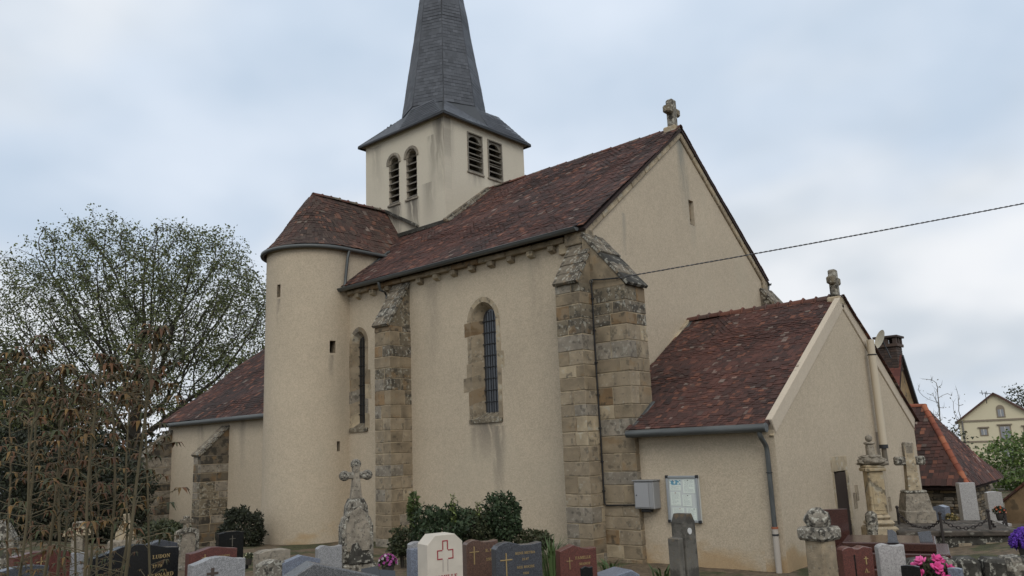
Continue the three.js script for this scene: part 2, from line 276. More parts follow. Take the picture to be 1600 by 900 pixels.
// --- nave
{
  const w1 = lancet(-3.37, 3.12, 6.02, .86), w2 = lancet(-8.36, 3.1, 5.88, .58);
  const m = wallMat(-11.4, -.7, 11.4, 8.0, 3, (x, y, c) => {
    let s = Math.max(streak(x, y, -3.35, 3.0, .45, 1.0, 4), .9 * streak(x, y, -3.0, 2.9, .22, 2.2, 6), .6 * streak(x, y, -3.8, 2.9, .12, .9, 8));
    s = Math.max(s, .35 * streak(x, y, -5.2, 6.8, .3, 3, 11), .3 * streak(x, y, -1.6, 6.9, .2, 2.4, 13));
    c = mixc(c, GRIME, s * .6);
    return damp(x, y, c, -.7, .95, 5);
  });
  part('nave_wall', uvm(extr([[XW, -.7], [-.6, -.7], [-.6, EY - .02], [XW, EY - .02]], .6, [w1, w2]).translate(0, 0, -.6)), m, church);
  part('nave_wall', box(XW, -.6, -.7, EY - .02, -W, -W + .6), m, church);
  part('nave_wall', uvm(faceX(extr([[.6, -.7], [W - .6, -.7], [W - .6, EY - .2], [W / 2, HR - .5], [.6, EY - .2]], .5), XW)), m, church);
  const gm = wallMat(0, -.7, W, 12.2, 9, (x, y, c) => {
    let s = Math.max(streak(x, y, 4.72, 10.7, .2, 2.4, 3), .55 * streak(x, y, 4.95, 10.5, .14, 3.2, 5), .5 * streak(x, y, 1.5, 7.9, .1, 1.6, 7), .4 * streak(x, y, 5.07, 8.35, .12, .9, 9));
    c = mixc(c, [.44, .45, .43], s * .75); return c;
  });
  part('gable_wall', uvm(faceX(extr([[0, -.7], [W, -.7], [W, EY - .02], [W / 2, HR - .1], [0, EY - .02]], .6, [[[4.92, 8.24], [5.2, 8.24], [5.2, 8.96], [4.92, 8.96]]]), -.6)), gm, church);
  const slit = sub('slit_window', church);
  part('stone', faceX(block(5.12, 5.2, 8.45, 8.96, 0, .3, .01), -.4), ST.tan2, slit); part('stone', faceX(block(4.92, 5.2, 8.24, 8.29, 0, .3, .01), -.34), ST.lich, slit);
  // roof
  const rf = sub('nave_roof', church), x0 = XW, x1 = .1;
  const A = V(x0, EY, EZ), B = V(x1, EY, EZ), C = V(x1, HR, ZR), D = V(x0, HR, ZR), A2 = V(x1, EY, -W - EZ), B2 = V(x0, EY, -W - EZ);
  part('roof_deck', [slab(A, B, C, D), slab(A2, B2, D, C)], underRoof, rf);
  tiles(rf, slope(A, B, C, D), { seed: 11 }); tiles(rf, slope(A2, B2, D, C), { seed: 12 });
  const rr = sub('ridge', church); ridgeTiles(rr, V(-7.3, HR + .02, ZR), V(.1, HR + .02, ZR), .085, .34, [...clay.slice(0, 3), ST.lich], 'ridge_tile', .008);
  // gable rake stones under the tile edge
  for (const s of [1, -1]) {
    const rk = sub('rake_coping', church), a = V(-.12, EY - .06, ZR + s * (W / 2 + .14)), b = V(-.12, HR - .16, ZR), n = 7;
    for (let i = 0; i < n; i++) part('stone', beam(a.clone().lerp(b, (i + .008) / n), a.clone().lerp(b, (i + .992) / n), .36, .2, V(0, 1, s * .8)), i % 3 ? ST.pale : ST.tan, rk);
    part('kneeler', block(-.55, .075, EY - .32, EY + .02, s > 0 ? -.12 : -W - .2, s > 0 ? .2 : -W + .12, .02), ST.tan, rk);
  }
  // cornice, corbels
  const cn = sub('cornice', church), r = rng(5);
  for (let x = -8.75; x < -.62;) { const l = Math.min(.7 + r() * .35, -.6 - x); part('stone', block(x + .005, x + l - .005, EY - .19, EY - .055, -.1, .16, .015), [ST.tan, ST.tan2, ST.ochre, ST.tan][Math.floor(r() * 4)], cn); x += l; }
  for (const x of [-8.3, -7.62, -6.95, -5.62, -4.96, -4.3, -3.64, -2.97, -2.32, -1.66, -1.02]) {
    const g = uvm(extr([[0, 0], [.15, .06], [.15, .17], [0, .17]], .17, [], .008).rotateY(-R2).translate(x + .085, EY - .365, -.005));
    part('corbel', g, r() < .5 ? ST.tan : ST.pale, cn);
  }
  part('stone', block(-.8, -.2, EY - .45, EY - .19, -.1, .1, .015), ST.pale, cn);
  // gutter and pipes
  const gu = sub('gutter', church);
  const half = (a, b, rad) => { const d = b.clone().sub(a), L = d.length(); const g = new THREE.CylinderGeometry(rad, rad, L, 12, 1, true, 0, Math.PI).rotateX(R2).rotateZ(-R2); return g.applyMatrix4(new THREE.Matrix4().lookAt(b, a, V(0, 1, 0)).setPosition(a.clone().lerp(b, .5))); };
  zinc.side = THREE.DoubleSide;
  part('channel', half(V(-8.8, EY - .02, EZ + .1), V(-.05, EY + .02, EZ + .1), .085), zinc, gu);
  part('rim', tube([V(-8.8, EY - .02, EZ + .185), V(-.05, EY + .02, EZ + .185)], .014, 6, 2), zinc, gu);
  part('end_cap', new THREE.CircleGeometry(.085, 12, Math.PI, Math.PI).rotateY(R2).translate(-.05, EY + .02, EZ + .1), zinc, gu);
  part('gutter', [half(V(.1, EY, -W - EZ - .1), V(-7, EY, -W - EZ - .1), .085), tube([V(.02, EY - .08, -W - EZ - .1), V(.0, EY - .25, -W - EZ - .06), V(-.06, EY - .42, -W - .08), V(-.06, EY - 2.2, -W - .08)], .045, 8)], zinc, church);
  part('rain_pipe', [tube([V(-7.0, EY - .1, EZ + .1), V(-7.0, EY - .3, EZ + .07), V(-7.0, EY - .42, .18), V(-7.0, EY - .55, .07), V(-7.0, .2, .07)], .042, 8, 30)], zinc, church);
  // ---- windows
  const win = (cx, y0, y1, w, gw, gy1, dz, seed, tones) => {
    const o = sub('lancet_window', church), N = 8, out = lancet(cx, y0, y1, w, N), inn = lancet(cx, y0 + .12, gy1, gw, N), ring = lancet(cx, y0 - .04, y1 + .13, w + .26, N);
    const rr = rng(seed);
    // side outlines, bottom to top: index 1.. (right) and 0, last.. (left)
    const chain = s => { const f = q => s > 0 ? [q[1], ...q.slice(2, 2 + N + 1)] : [q[0], ...q.slice(2 + N).reverse()]; const a = f(out), b = f(inn), c = f(ring); const dens = p => { const res = [], n = s > 0 ? 6 : 7; for (let i = 0; i < n; i++) res.push([p[0][0] + (p[1][0] - p[0][0]) * i / n, p[0][1] + (p[1][1] - p[0][1]) * i / n]); return [...res, ...p.slice(1)]; }; return [dens(a), dens(b), dens(c)]; };
    for (const s of [-1, 1]) {
      const [a, b, c] = chain(s), nst = s > 0 ? 6 : 7; const cuts = []; for (let i = 0; i <= nst; i++) cuts.push(i); const top = a.length - 1; cuts.push(Math.round((nst + top) / 2), top);
      for (let i = 0; i + 1 < cuts.length; i++) {
        const T = [], pr = .006 + rr() * .008; const j0 = cuts[i], j1 = cuts[i + 1], ext = i < nst ? [0, .14, .05, 0, .1, 0, .18][(i * 3 + (s > 0 ? 2 : 0)) % 7] * (rr() < .6 ? 1 : 0) : 0;
        for (let j = j0; j < j1; j++) {
          const A0 = [...a[j], pr], A1 = [...a[j + 1], pr], I0 = [...b[j], -dz], I1 = [...b[j + 1], -dz], ex = s * ext, R0 = [c[j][0] + ex, c[j][1], pr], R1 = [c[j + 1][0] + ex, c[j + 1][1], pr], E0 = [R0[0], R0[1], -.02], E1 = [R1[0], R1[1], -.02];
          const q = (p, q2, r2, t) => s > 0 ? T.push(p, q2, r2, p, r2, t) : T.push(p, r2, q2, p, t, r2);
          q(A0, R0, R1, A1); q(I0, A0, A1, I1); q(R0, E0, E1, R1); if (j === j0) q(R0, A0, [A0[0], A0[1], -.02], E0); if (j === j1 - 1) q(A1, R1, E1, [A1[0], A1[1], -.02]);
        }
        part('stone', uvm(poly(T), 1, rr() * 5, rr() * 5), tones[Math.floor(rr() * tones.length)], o);
      }
    }
    // sloping sill
    const sl = [[-dz, y0 + .14], [.05, y0 - .03], [.05, y0 - .12], [-dz, y0 - .12]]; part('sill', uvm(extr(sl.map(p => [-p[0], p[1]]).reverse(), w + .24, [], .008).rotateY(R2).translate(cx - w / 2 - .12, 0, 0)), ST.lich2, o);
    part('pane', uvm(extr(inn, .02).translate(0, 0, -dz - .01)), glassM, o);
    const nb = 9; for (let i = 1; i < nb; i++) { const y = y0 + .1 + (gy1 - .12 - y0) * i / nb; part('bar', box(cx - gw / 2, cx + gw / 2, y - .011, y + .011, -dz + .03, -dz + .052), black, o); }
    for (const k of [-.17, .17]) part('bar', box(cx + k * gw - .009, cx + k * gw + .009, y0 + .12, gy1 - .06, -dz + .052, -dz + .07), black, o);
  };
  win(-3.37, 3.12, 6.02, .86, .48, 5.86, .27, 21, [ST.tan, ST.pale, ST.tan, ST.ochre, ST.pale]);
  win(-8.36, 3.1, 5.88, .58, .34, 5.74, .17, 23, [ST.tan, ST.pale, ST.tan2, ST.grey]);
}
// --- buttresses
const mixPick = yl => (y, r) => { const q = r(); return y > yl ? (q < .4 ? ST.lich2 : q < .62 ? ST.lich : q < .82 ? ST.tan2 : q < .88 ? ST.ochre : ST.grey) : (q < .4 ? ST.tan : q < .7 ? ST.grey : q < .9 ? ST.tan2 : q < .96 ? ST.pale : ST.ochre); };
// weathered sloping top: dir 'z' or 'x'
function cap(P, x0, x1, z0, z1, yb, yt, dir, seed, side) {
  const r = rng(seed); let prof = dir === 'z' ? [[z0, yb], [z1, yb], [z0, yt]] : [[x0, yb], [x1, yb], [x0, yt]];
  if (dir === 'z') part('stone', uvm(extr(prof.map(p => [-p[0], p[1]]).reverse(), x1 - x0 - .04).rotateY(R2).translate(x0 + .02, 0, 0)), side, P);
  else part('stone', uvm(extr(prof, z1 - z0 - .04).translate(0, 0, z0 + .02)), side, P);
  const n = 5, a = dir === 'z' ? V((x0 + x1) / 2, yb, z1 + .05) : V(x1 + .05, yb, (z0 + z1) / 2), b = dir === 'z' ? V((x0 + x1) / 2, yt + .03, z0) : V(x0, yt + .03, (z0 + z1) / 2), w = dir === 'z' ? x1 - x0 : z1 - z0;
  const nrm = dir === 'z' ? V(0, z1 - z0, yt - yb).normalize() : V(yt - yb, x1 - x0, 0).normalize();
  for (let i = 0; i < n; i++) { const p = a.clone().lerp(b, i / n - .01), q = a.clone().lerp(b, Math.min(1, (i + 1.1) / n)); p.addScaledVector(nrm, .012 + r() * .018); q.addScaledVector(nrm, -.005 + r() * .015); part('coping_stone', beam(p, q, w + .005 + r() * .02, .075 + r() * .03, nrm), r() < .6 ? ST.lich : r() < .5 ? ST.old : ST.dark, P); }
}
{
  let b = sub('buttress', church); // between the two lancets
  ashlar(b, -6.74, -6.1, -.5, 5.72, -.05, .74, 31, mixPick(3.6), .31); cap(b, -6.74, -6.1, -.02, .74, 5.72, 6.98, 'z', 32, ST.lich2);
  b = sub('buttress', church); // corner, facing the churchyard
  ashlar(b, -.46, .21, -.5, 5.85, -.05, .75, 33, mixPick(4.2), .31); cap(b, -.46, .21, -.02, .75, 5.85, 6.98, 'z', 34, ST.tan2);
  b = sub('buttress', church); // corner, facing the annex
  ashlar(b, .2, 1.07, -.5, 5.72, -.5, .3, 35, mixPick(4.6), .31); cap(b, .015, 1.07, -.5, .3, 5.72, 7.02, 'x', 36, ST.tan2);
  b = sub('buttress', church); // far corner of the gable
  ashlar(b, -.1, .9, 3.2, 5.6, -W - .5, -W + .3, 37, mixPick(2), .32); cap(b, .015, .9, -W - .5, -W + .3, 5.6, 6.9, 'x', 38, ST.lich);
  for (const [x, s] of [[-15.95, 41], [-20.05, 43]]) { b = sub('buttress', church); ashlar(b, x, x + .5, -1.2, 2.5, -.05, 1.0, s, (y, r) => [ST.grey, ST.lich2, ST.rubble, ST.rubble, ST.grey][Math.floor(r() * 5)], .27); cap(b, x, x + .5, -.02, 1.0, 2.5, 3.45, 'z', s + 1, ST.rubble); }
}
// --- low west nave
{
  const h = 3.84, xa = -19.9, xb = -11.4, zr = -4.675, hr = 7.28, m = wallMat(-20, -1.3, 9, 5.4, 15, (x, y, c) => mixc(damp(x, y, c, -1.3, 1.1, 7), GRIME, .35 * Math.max(streak(x, y, -17.4, 3.8, .25, 1.6, 3), streak(x, y, -14.6, 3.8, .2, 2, 5))));
  part('low_nave_wall', box(xa, xb, -1.3, h, -.5, 0), m, church); part('low_nave_wall', box(xa, xb, -1.3, h, -W, -W + .5), m, church);
  part('low_nave_wall', uvm(faceX(extr([[.5, -1.3], [W - .5, -1.3], [W - .5, h], [W / 2, hr - .3], [.5, h]], .5), xa)), m, church);
  const rf = sub('low_nave_roof', church), A = V(xa - .15, h - .12, .2), B = V(xb, h - .12, .2), C = V(xb, hr, zr), D = V(xa - .15, hr, zr), A2 = V(xb, h - .12, -W - .2), B2 = V(xa - .15, h - .12, -W - .2);
  part('roof_deck', [slab(A, B, C, D), slab(A2, B2, D, C)], underRoof, rf); tiles(rf, slope(A, B, C, D, .12), { seed: 51, e: .12, w: .18 }); tiles(rf, slope(A2, B2, D, C, .2), { seed: 52, e: .2, w: .3 });
  part('gutter', [new THREE.CylinderGeometry(.08, .08, xb - xa + .2, 12).rotateZ(R2).translate((xa + xb) / 2, h - .16, .29)], zinc, church);
  const sk = sub('skylight', church), p = V(-13.6, 0, -.75), sl = (hr - h + .12) / (.2 - zr), y = h - .12 + sl * (.2 - p.z), an = Math.atan(sl);
  part('frame', block(-.3, .3, -.42, .42, 0, .09, .01).rotateX(-(R2 - an)).translate(p.x, y + .06, p.z), zinc, sk); part('pane', block(-.24, .24, -.36, .36, .092, .1, .002).rotateX(-(R2 - an)).translate(p.x, y + .06, p.z), glassM, sk);
}
// --- stair turret
{
  const xc = -10.2, zc = .3, r = 1.4, top = 8.42;
  const N = 40, base = []; for (let i = 0; i <= N; i++) { const a = i / N * Math.PI; base.push([xc + r * Math.cos(a), zc + r * Math.sin(a)]); } // from +x round by +z to -x
  const t = sub('stair_turret', church), m = wallMat(0, -1.2, 11, 10, 27, (x, y, c) => mixc(foot(x, y, c, -.6, 1.0, 3), GRIME, .5 * Math.max(streak(x, y, 4.55, 6.9, .09, .9, 3), streak(x, y, 2.9, 5.2, .08, .8, 5))));
  const P = [], U = [], Nn = [], idx = []; const pts = [[xc + r, -2.6], ...base, [xc - r, -2.6]]; let s = 0;
  // openings: angle (from +x towards +z), y0, y1, half-width in metres
  const holes = [[.444 * Math.PI, 6.95, 7.33, .07], [.058 * Math.PI + .02, 5.26, 5.62, .09], [.06, 2.46, 2.74, .05]];
  const ys = [-1.2, top]; holes.forEach(h => ys.push(h[1], h[2])); ys.sort((a, b) => a - b);
  const angs = []; for (let i = 0; i <= N; i++) angs.push(i / N * Math.PI); holes.forEach(h => angs.push(h[0] - h[3] / r, h[0] + h[3] / r)); angs.sort((a, b) => a - b);
  const cyl = new THREE.BufferGeometry(), pos = [], nor = [], uv = [];
  const vert = (a, y, rr = r, nx = Math.cos(a), nz = Math.sin(a)) => { pos.push(xc + rr * Math.cos(a), y, zc + rr * Math.sin(a)); nor.push(nx, 0, nz); uv.push(a * r + 2.6, y); };
  for (let i = 0; i + 1 < angs.length; i++) for (let j = 0; j + 1 < ys.length; j++) {
    const a0 = angs[i], a1 = angs[i + 1], y0 = ys[j], y1 = ys[j + 1]; if (a1 - a0 < 1e-6 || y1 - y0 < 1e-6) continue; const am = (a0 + a1) / 2, ym = (y0 + y1) / 2;
    if (holes.some(h => Math.abs(am - h[0]) < h[3] / r && ym > h[1] && ym < h[2])) continue;
    vert(a0, y0); vert(a0, y1); vert(a1, y1); vert(a0, y0); vert(a1, y1); vert(a1, y0);
  }
  const straight = (x, nx) => { for (const [z, y] of [[zc, -1.2], [-2.66, -1.2], [-2.66, top], [zc, -1.2], [-2.66, top], [zc, top]]) { pos.push(x, y, z); nor.push(nx, 0, 0); uv.push(x > xc ? z + 2.3 : 7 - z, y); } };
  straight(xc + r, 1); straight(xc - r, -1);
  cyl.setAttribute('position', new THREE.Float32BufferAttribute(pos, 3)); cyl.setAttribute('normal', new THREE.Float32BufferAttribute(nor, 3)); cyl.setAttribute('uv', new THREE.Float32BufferAttribute(uv, 2));
  m.side = THREE.DoubleSide; part('wall', cyl, m, t);
  for (const h of holes) { // stone-lined slits
    const g = [], c = Math.cos(h[0]), sn = Math.sin(h[0]), w = h[3], dpt = .3; const bx = (a, b, y0, y1, d0, d1) => box(a, b, y0, y1, -d1, -d0).rotateY(R2 - h[0]).translate(xc + r * c, 0, zc + r * sn);
    part('slit', [bx(-w - .05, -w, h[1] - .05, h[2] + .05, .012, dpt), bx(w, w + .05, h[1] - .05, h[2] + .05, .012, dpt), bx(-w, w, h[2], h[2] + .05, .012, dpt), bx(-w, w, h[1] - .05, h[1], .012, dpt)], ST.tan, t);
  }
  // roof: bell-cast half cone and two flanks
  const ax = xc - .05, az = zc, ay = 10.42, prof = [[1.53, 8.42], [1.36, 8.54], [1.17, 8.74], [.97, 9.02], [0, ay]];
  const rf = sub('turret_roof', church), cs = [], deck = [];
  for (let k = 0; k + 1 < prof.length; k++) {
    const [r0, y0] = prof[k], [r1, y1] = prof[k + 1], L = Math.hypot(r0 - r1, y1 - y0), n = Math.round(L / .105);
    for (let q = 0; q < n; q++) {
      const rr = r0 + (r1 - r0) * q / n, y = y0 + (y1 - y0) * q / n, cnt = Math.max(3, Math.round(Math.PI * rr / .17));
      for (let i = 0; i < cnt; i++) {
        const a = (i + .5 * (q % 2)) / cnt * Math.PI, rad = V(Math.cos(a), 0, Math.sin(a)), u = V(-Math.sin(a), 0, Math.cos(a)).negate(), v = rad.clone().multiplyScalar((r1 - r0) / L).setY((y1 - y0) / L), nn = V().crossVectors(u, v).normalize(), w = Math.PI * rr / cnt;
        cs.push({ o: V(ax + rad.x * rr, y, az + rad.z * rr).addScaledVector(u, -w / 2), len: w, u, v, n: nn });
      }
    }
    const M2 = 20; for (let i = 0; i < M2; i++) { const f = (rr, y, a) => [ax + (rr - .02) * Math.cos(a), y - .03, az + (rr - .02) * Math.sin(a)], a0 = i / M2 * Math.PI, a1 = (i + 1) / M2 * Math.PI; deck.push(f(r0, y0, a0), f(r1, y1, a0), f(r1, y1, a1), f(r0, y0, a0), f(r1, y1, a1), f(r0, y0, a1)); }
  }
  for (const c of cs) c.single = 1;
  tiles(rf, cs.map(c => ({ ...c })), { seed: 61, w: 9, col: (p, r) => mixc(RED(p, r), [.14, .1, .075], .3 * r() + .05) });
  for (let k = 0; k + 1 < prof.length; k++) for (const s2 of [1, -1]) {
    const [r0, y0] = prof[k], [r1, y1] = prof[k + 1], A = V(ax + s2 * r0, y0, s2 > 0 ? az : -3), B = V(ax + s2 * r0, y0, s2 > 0 ? -3 : az), C = V(ax + s2 * r1, y1, B.z), D = V(ax + s2 * r1, y1, A.z);
    tiles(rf, slope(A, B, C, D, .105), { seed: 62 + k * 2 + s2, e: .105, col: (p, r) => mixc(RED(p, r), [.14, .1, .075], .3 * r() + .05) }); for (const p of [A, B, C, A, C, D]) deck.push([p.x - s2 * .02, p.y - .03, p.z]);
  }
  const dm = underRoof.clone(); dm.side = THREE.DoubleSide; part('roof_deck', poly(deck), dm, rf);
  ridgeTiles(sub('ridge', church), V(ax, ay + .02, az + .02), V(ax, ay + .02, -2.7), .1, .34, [clay[0], clay[2], ST.lich]);
  const gp = []; gp.push(V(xc + 1.54, 8.39, -1.35)); for (let i = 0; i <= 24; i++) { const a = i / 24 * Math.PI; gp.push(V(xc + 1.535 * Math.cos(a), 8.39, zc + 1.535 * Math.sin(a))); } gp.push(V(xc - 1.54, 8.39, -1.35));
  part('gutter', tube(gp, .06, 8, 80), zinc, church);
  part('soffit', uvm(new THREE.RingGeometry(1.36, 1.52, 40, 1, 0, Math.PI).rotateX(R2).translate(xc, 8.4, zc)), dm, church);
  part('rain_pipe', tube([V(-8.66, 8.36, .12), V(-8.69, 8.1, .16), V(-8.7, 7.9, .18), V(-8.7, 7.35, .24), V(-8.68, 7.2, .3)], .045, 8, 24), zinc, church);
  // lead strip where the nave roof meets the turret flank
  part('flashing', beam(V(-8.74, roofY(.25) + .07, .25), V(-8.74, roofY(-1.5) + .07, -1.5), .09, .05, V(0, 1, .7)), zinc, church);
}
// --- bell tower
{
  const x1 = -7.335, x0 = -11.35, z1 = -2.668, z0 = -6.682, y0 = 8, y1 = 13.16, t = .3, tw = sub('bell_tower', church);
  const arch = (a, b, y, yt) => { const c = (a + b) / 2, h = (b - a) / 2, o = [[a, y], [b, y]]; for (let i = 0; i <= 10; i++) { const q = i / 10 * Math.PI; o.push([c + h * Math.cos(q), yt - h + h * Math.sin(q)]); } return o; };
  const S = [[-10.1, -9.56], [-9.2, -8.66]], E = [[3.74, 4.48], [4.74, 5.48]];
  const stS = (x, y, c) => { let s = 0; for (const [a, b] of S) s = Math.max(s, streak(x, y, (a + b) / 2, 10.62, .3, 1.5, a), .8 * streak(x, y, b - .05, 10.62, .12, 2, b)); s = Math.max(s, .9 * streak(x, y, -7.5, 13.1, .35, 2.6, 5), .5 * streak(x, y, -7.9, 12.6, .2, 2.4, 15), .45 * streak(x, y, -8.1, 11, .3, 1.6, 9), .3 * streak(x, y, -10.7, 13, .3, 2, 8)); return mixc(mixc(c, [.80, .775, .71], .7), GRIME, s * .9); };
  const mS = wallMat(x0, y0, 4.1, 5.3, 33, stS, 120), mE = wallMat(2.6, y0, 4.2, 5.3, 35, (x, y, c) => { let s = Math.max(.6 * streak(x, y, 2.85, 13.1, .25, 2.2, 5), .5 * streak(x, y, 4.1, 11.4, .35, .5, 8), .5 * streak(x, y, 5.1, 11.4, .3, .5, 9)); return mixc(mixc(c, [.80, .775, .71], .7), GRIME, s * .75); }, 120);
  part('wall', uvm(extr([[x0, y0], [x1 - .002, y0], [x1 - .002, y1], [x0, y1]], t, S.map(([a, b]) => arch(a, b, 10.66, 12.4))).translate(0, 0, z1 - t)), mS, tw);
  part('wall', uvm(faceX(extr([[-z1 + t, y0], [-z0, y0], [-z0, y1], [-z1 + t, y1]], t, E.map(([a, b]) => [[a, 11.46], [b, 11.46], [b, 12.86], [a, 12.86]])), x1 - t)), mE, tw);
  part('wall', box(x0, x1 - t, y0, y1, z0, z0 + t), mS, tw); part('wall', box(x0, x0 + t, y0, y1, z0 + t, z1 - t), mE, tw);
  part('floor', box(x0 + t, x1 - t, 9.9, 10, z0 + t, z1 - t), greyWood, tw);
  for (const [a, b] of S) {
    const lv = sub('louvre_window', church), y = 10.66, n = 7;
    for (let i = 0; i < n; i++) { const yy = y + .1 + i * .232; const w = yy > 12.05 ? .1 : 0; part('slat', block(-(b - a) / 2 + w, (b - a) / 2 - w, -.012, .012, -.15, .15, .004).rotateX(.62).translate((a + b) / 2, yy + .02, z1 - .12), greyWood, lv); }
    part('sill', block(a - .05, b + .05, y - .07, y, z1 - .25, z1 + .05, .01), ST.grey, lv);
    const ho = arch(a + .05, b - .05, y + .02, 12.35); part('frame', uvm(extr(arch(a + .004, b - .004, y + .004, 12.396), .06, [ho]).translate(0, 0, z1 - .09)), ST.grey, lv);
    part('hood', uvm(extr([...arch(a - .09, b + .09, 12.1, 12.5)], .03, [arch(a, b, 12.101, 12.4)]).translate(0, 0, z1 + .002)), ST.grey, lv);
  }
  for (const [a, b] of E) {
    const lv = sub('louvre_window', church), y = 11.46, n = 6;
    for (let i = 0; i < n; i++) part('slat', faceX(block(-(b - a) / 2 + .04, (b - a) / 2 - .04, -.013, .013, -.15, .15, .004).rotateX(.62).translate((a + b) / 2, y + .1 + i * .205, -.1), x1), greyWood, lv);
    part('sill', faceX(block(a - .04, b + .04, y - .06, y, -.2, .05, .01), x1), ST.grey, lv);
    part('arch_panel', uvm(faceX(extr([[a + .03, 12.0], [a + .03, 12.855], [b - .03, 12.855], [b - .03, 12.0]].reverse(), .05, [arch(a + .06, b - .06, 12.02, 12.76)]), x1 - .09)), greyWood, lv);
    part('frame', uvm(faceX(extr([[a, y], [b, y], [b, 12.86], [a, 12.86]].map(([p, q]) => [p + (p === a ? .003 : -.003), q + (q === y ? .003 : -.003)]), .06, [[[a + .04, y + .04], [b - .04, y + .04], [b - .04, 12.82], [a + .04, 12.82]]]), x1 - .03)), greyWood, lv);
  }
  // lead and mortar skirts at the foot
  const yb = roofY(z1);
  part('flashing', block(x0, x1 + .1, yb - .02, yb + .13, z1 - .02, z1 + .09, .02), ST.dark, church);
  part('flashing', [beam(V(x1 + .05, yb + .06, z1 + .1), V(x1 + .05, HR + .05, ZR), .16, .16, V(0, 1, 1)), beam(V(x1 + .16, yb + .03, z1 + .1), V(x1 + .16, HR + .03, ZR), .18, .05, V(0, 1, 1))], ST.lich, church);
  part('flashing', beam(V(-8.62, 9.62, z1 + .06), V(-10.25, 10.5, z1 + .06), .1, .12, V(0, 0, 1)), ST.dark, church);
  // spire
  const cx = (x0 + x1) / 2, cz = (z0 + z1) / 2, sp = sub('spire', church), H = 2.2, ye = 13.14, ro = 1.52, yo = 14.2, apex = V(cx, 24.2, cz);
  const oct = (r, y, k) => V(cx + r * Math.cos(k * Math.PI / 4), y, cz + r * Math.sin(k * Math.PI / 4)), eave = k => { const a = k * Math.PI / 4, c = Math.cos(a), s = Math.sin(a), m = Math.max(Math.abs(c), Math.abs(s)); return V(cx + H * c / m, ye, cz + H * s / m); };
  const deck = [], a = v => [v.x, v.y, v.z];
  for (let k = 0; k < 8; k++) {
    const e0 = eave(k), e1 = eave(k + 1), o0 = oct(ro, yo, k), o1 = oct(ro, yo, k + 1);
    deck.push(a(e0), a(o0), a(o1), a(e0), a(o1), a(e1), a(o0), a(apex), a(o1));
    const r9 = .985, top0 = o0.clone().lerp(apex, r9), top1 = o1.clone().lerp(apex, r9);
    tiles(sp, slope(o1, o0, top0, top1, .135), { w: .19, e: .135, th: .013, col: SLATE, mat: slateMat, seed: 70 + k, jit: .35, tilt: .05, name: 'slates' });
    tiles(sp, slope(e1, e0, o0, o1, .13), { w: .2, e: .13, th: .007, col: SLATE, mat: slateMat, seed: 80 + k, jit: .4, tilt: .03, over: 1.25, name: 'slates' });
    part('hip', beam(o0, apex, .035, .012, o0.clone().sub(V(cx, yo, cz)).setY(.2)), darkMetal, sp); if (k % 2) part('hip', beam(e0, o0, .09, .04, o0.clone().sub(V(cx, yo, cz)).setY(2)), darkMetal, sp);
  }
  const dk = M(.05, .055, .062, .7, { side: 2 }); part('deck', poly(deck), dk, sp);
  for (let k = 1; k < 8; k += 2) { const p = eave(k), q = eave(k + 2); part('eaves_board', beam(p.clone().setY(ye - .03), q.clone().setY(ye - .03), .05, .07), darkMetal, sp); }
  part('soffit', uvm(new THREE.BoxGeometry(4.34, .03, 4.34).translate(cx, ye + .004, cz)), greyWood, sp);
}
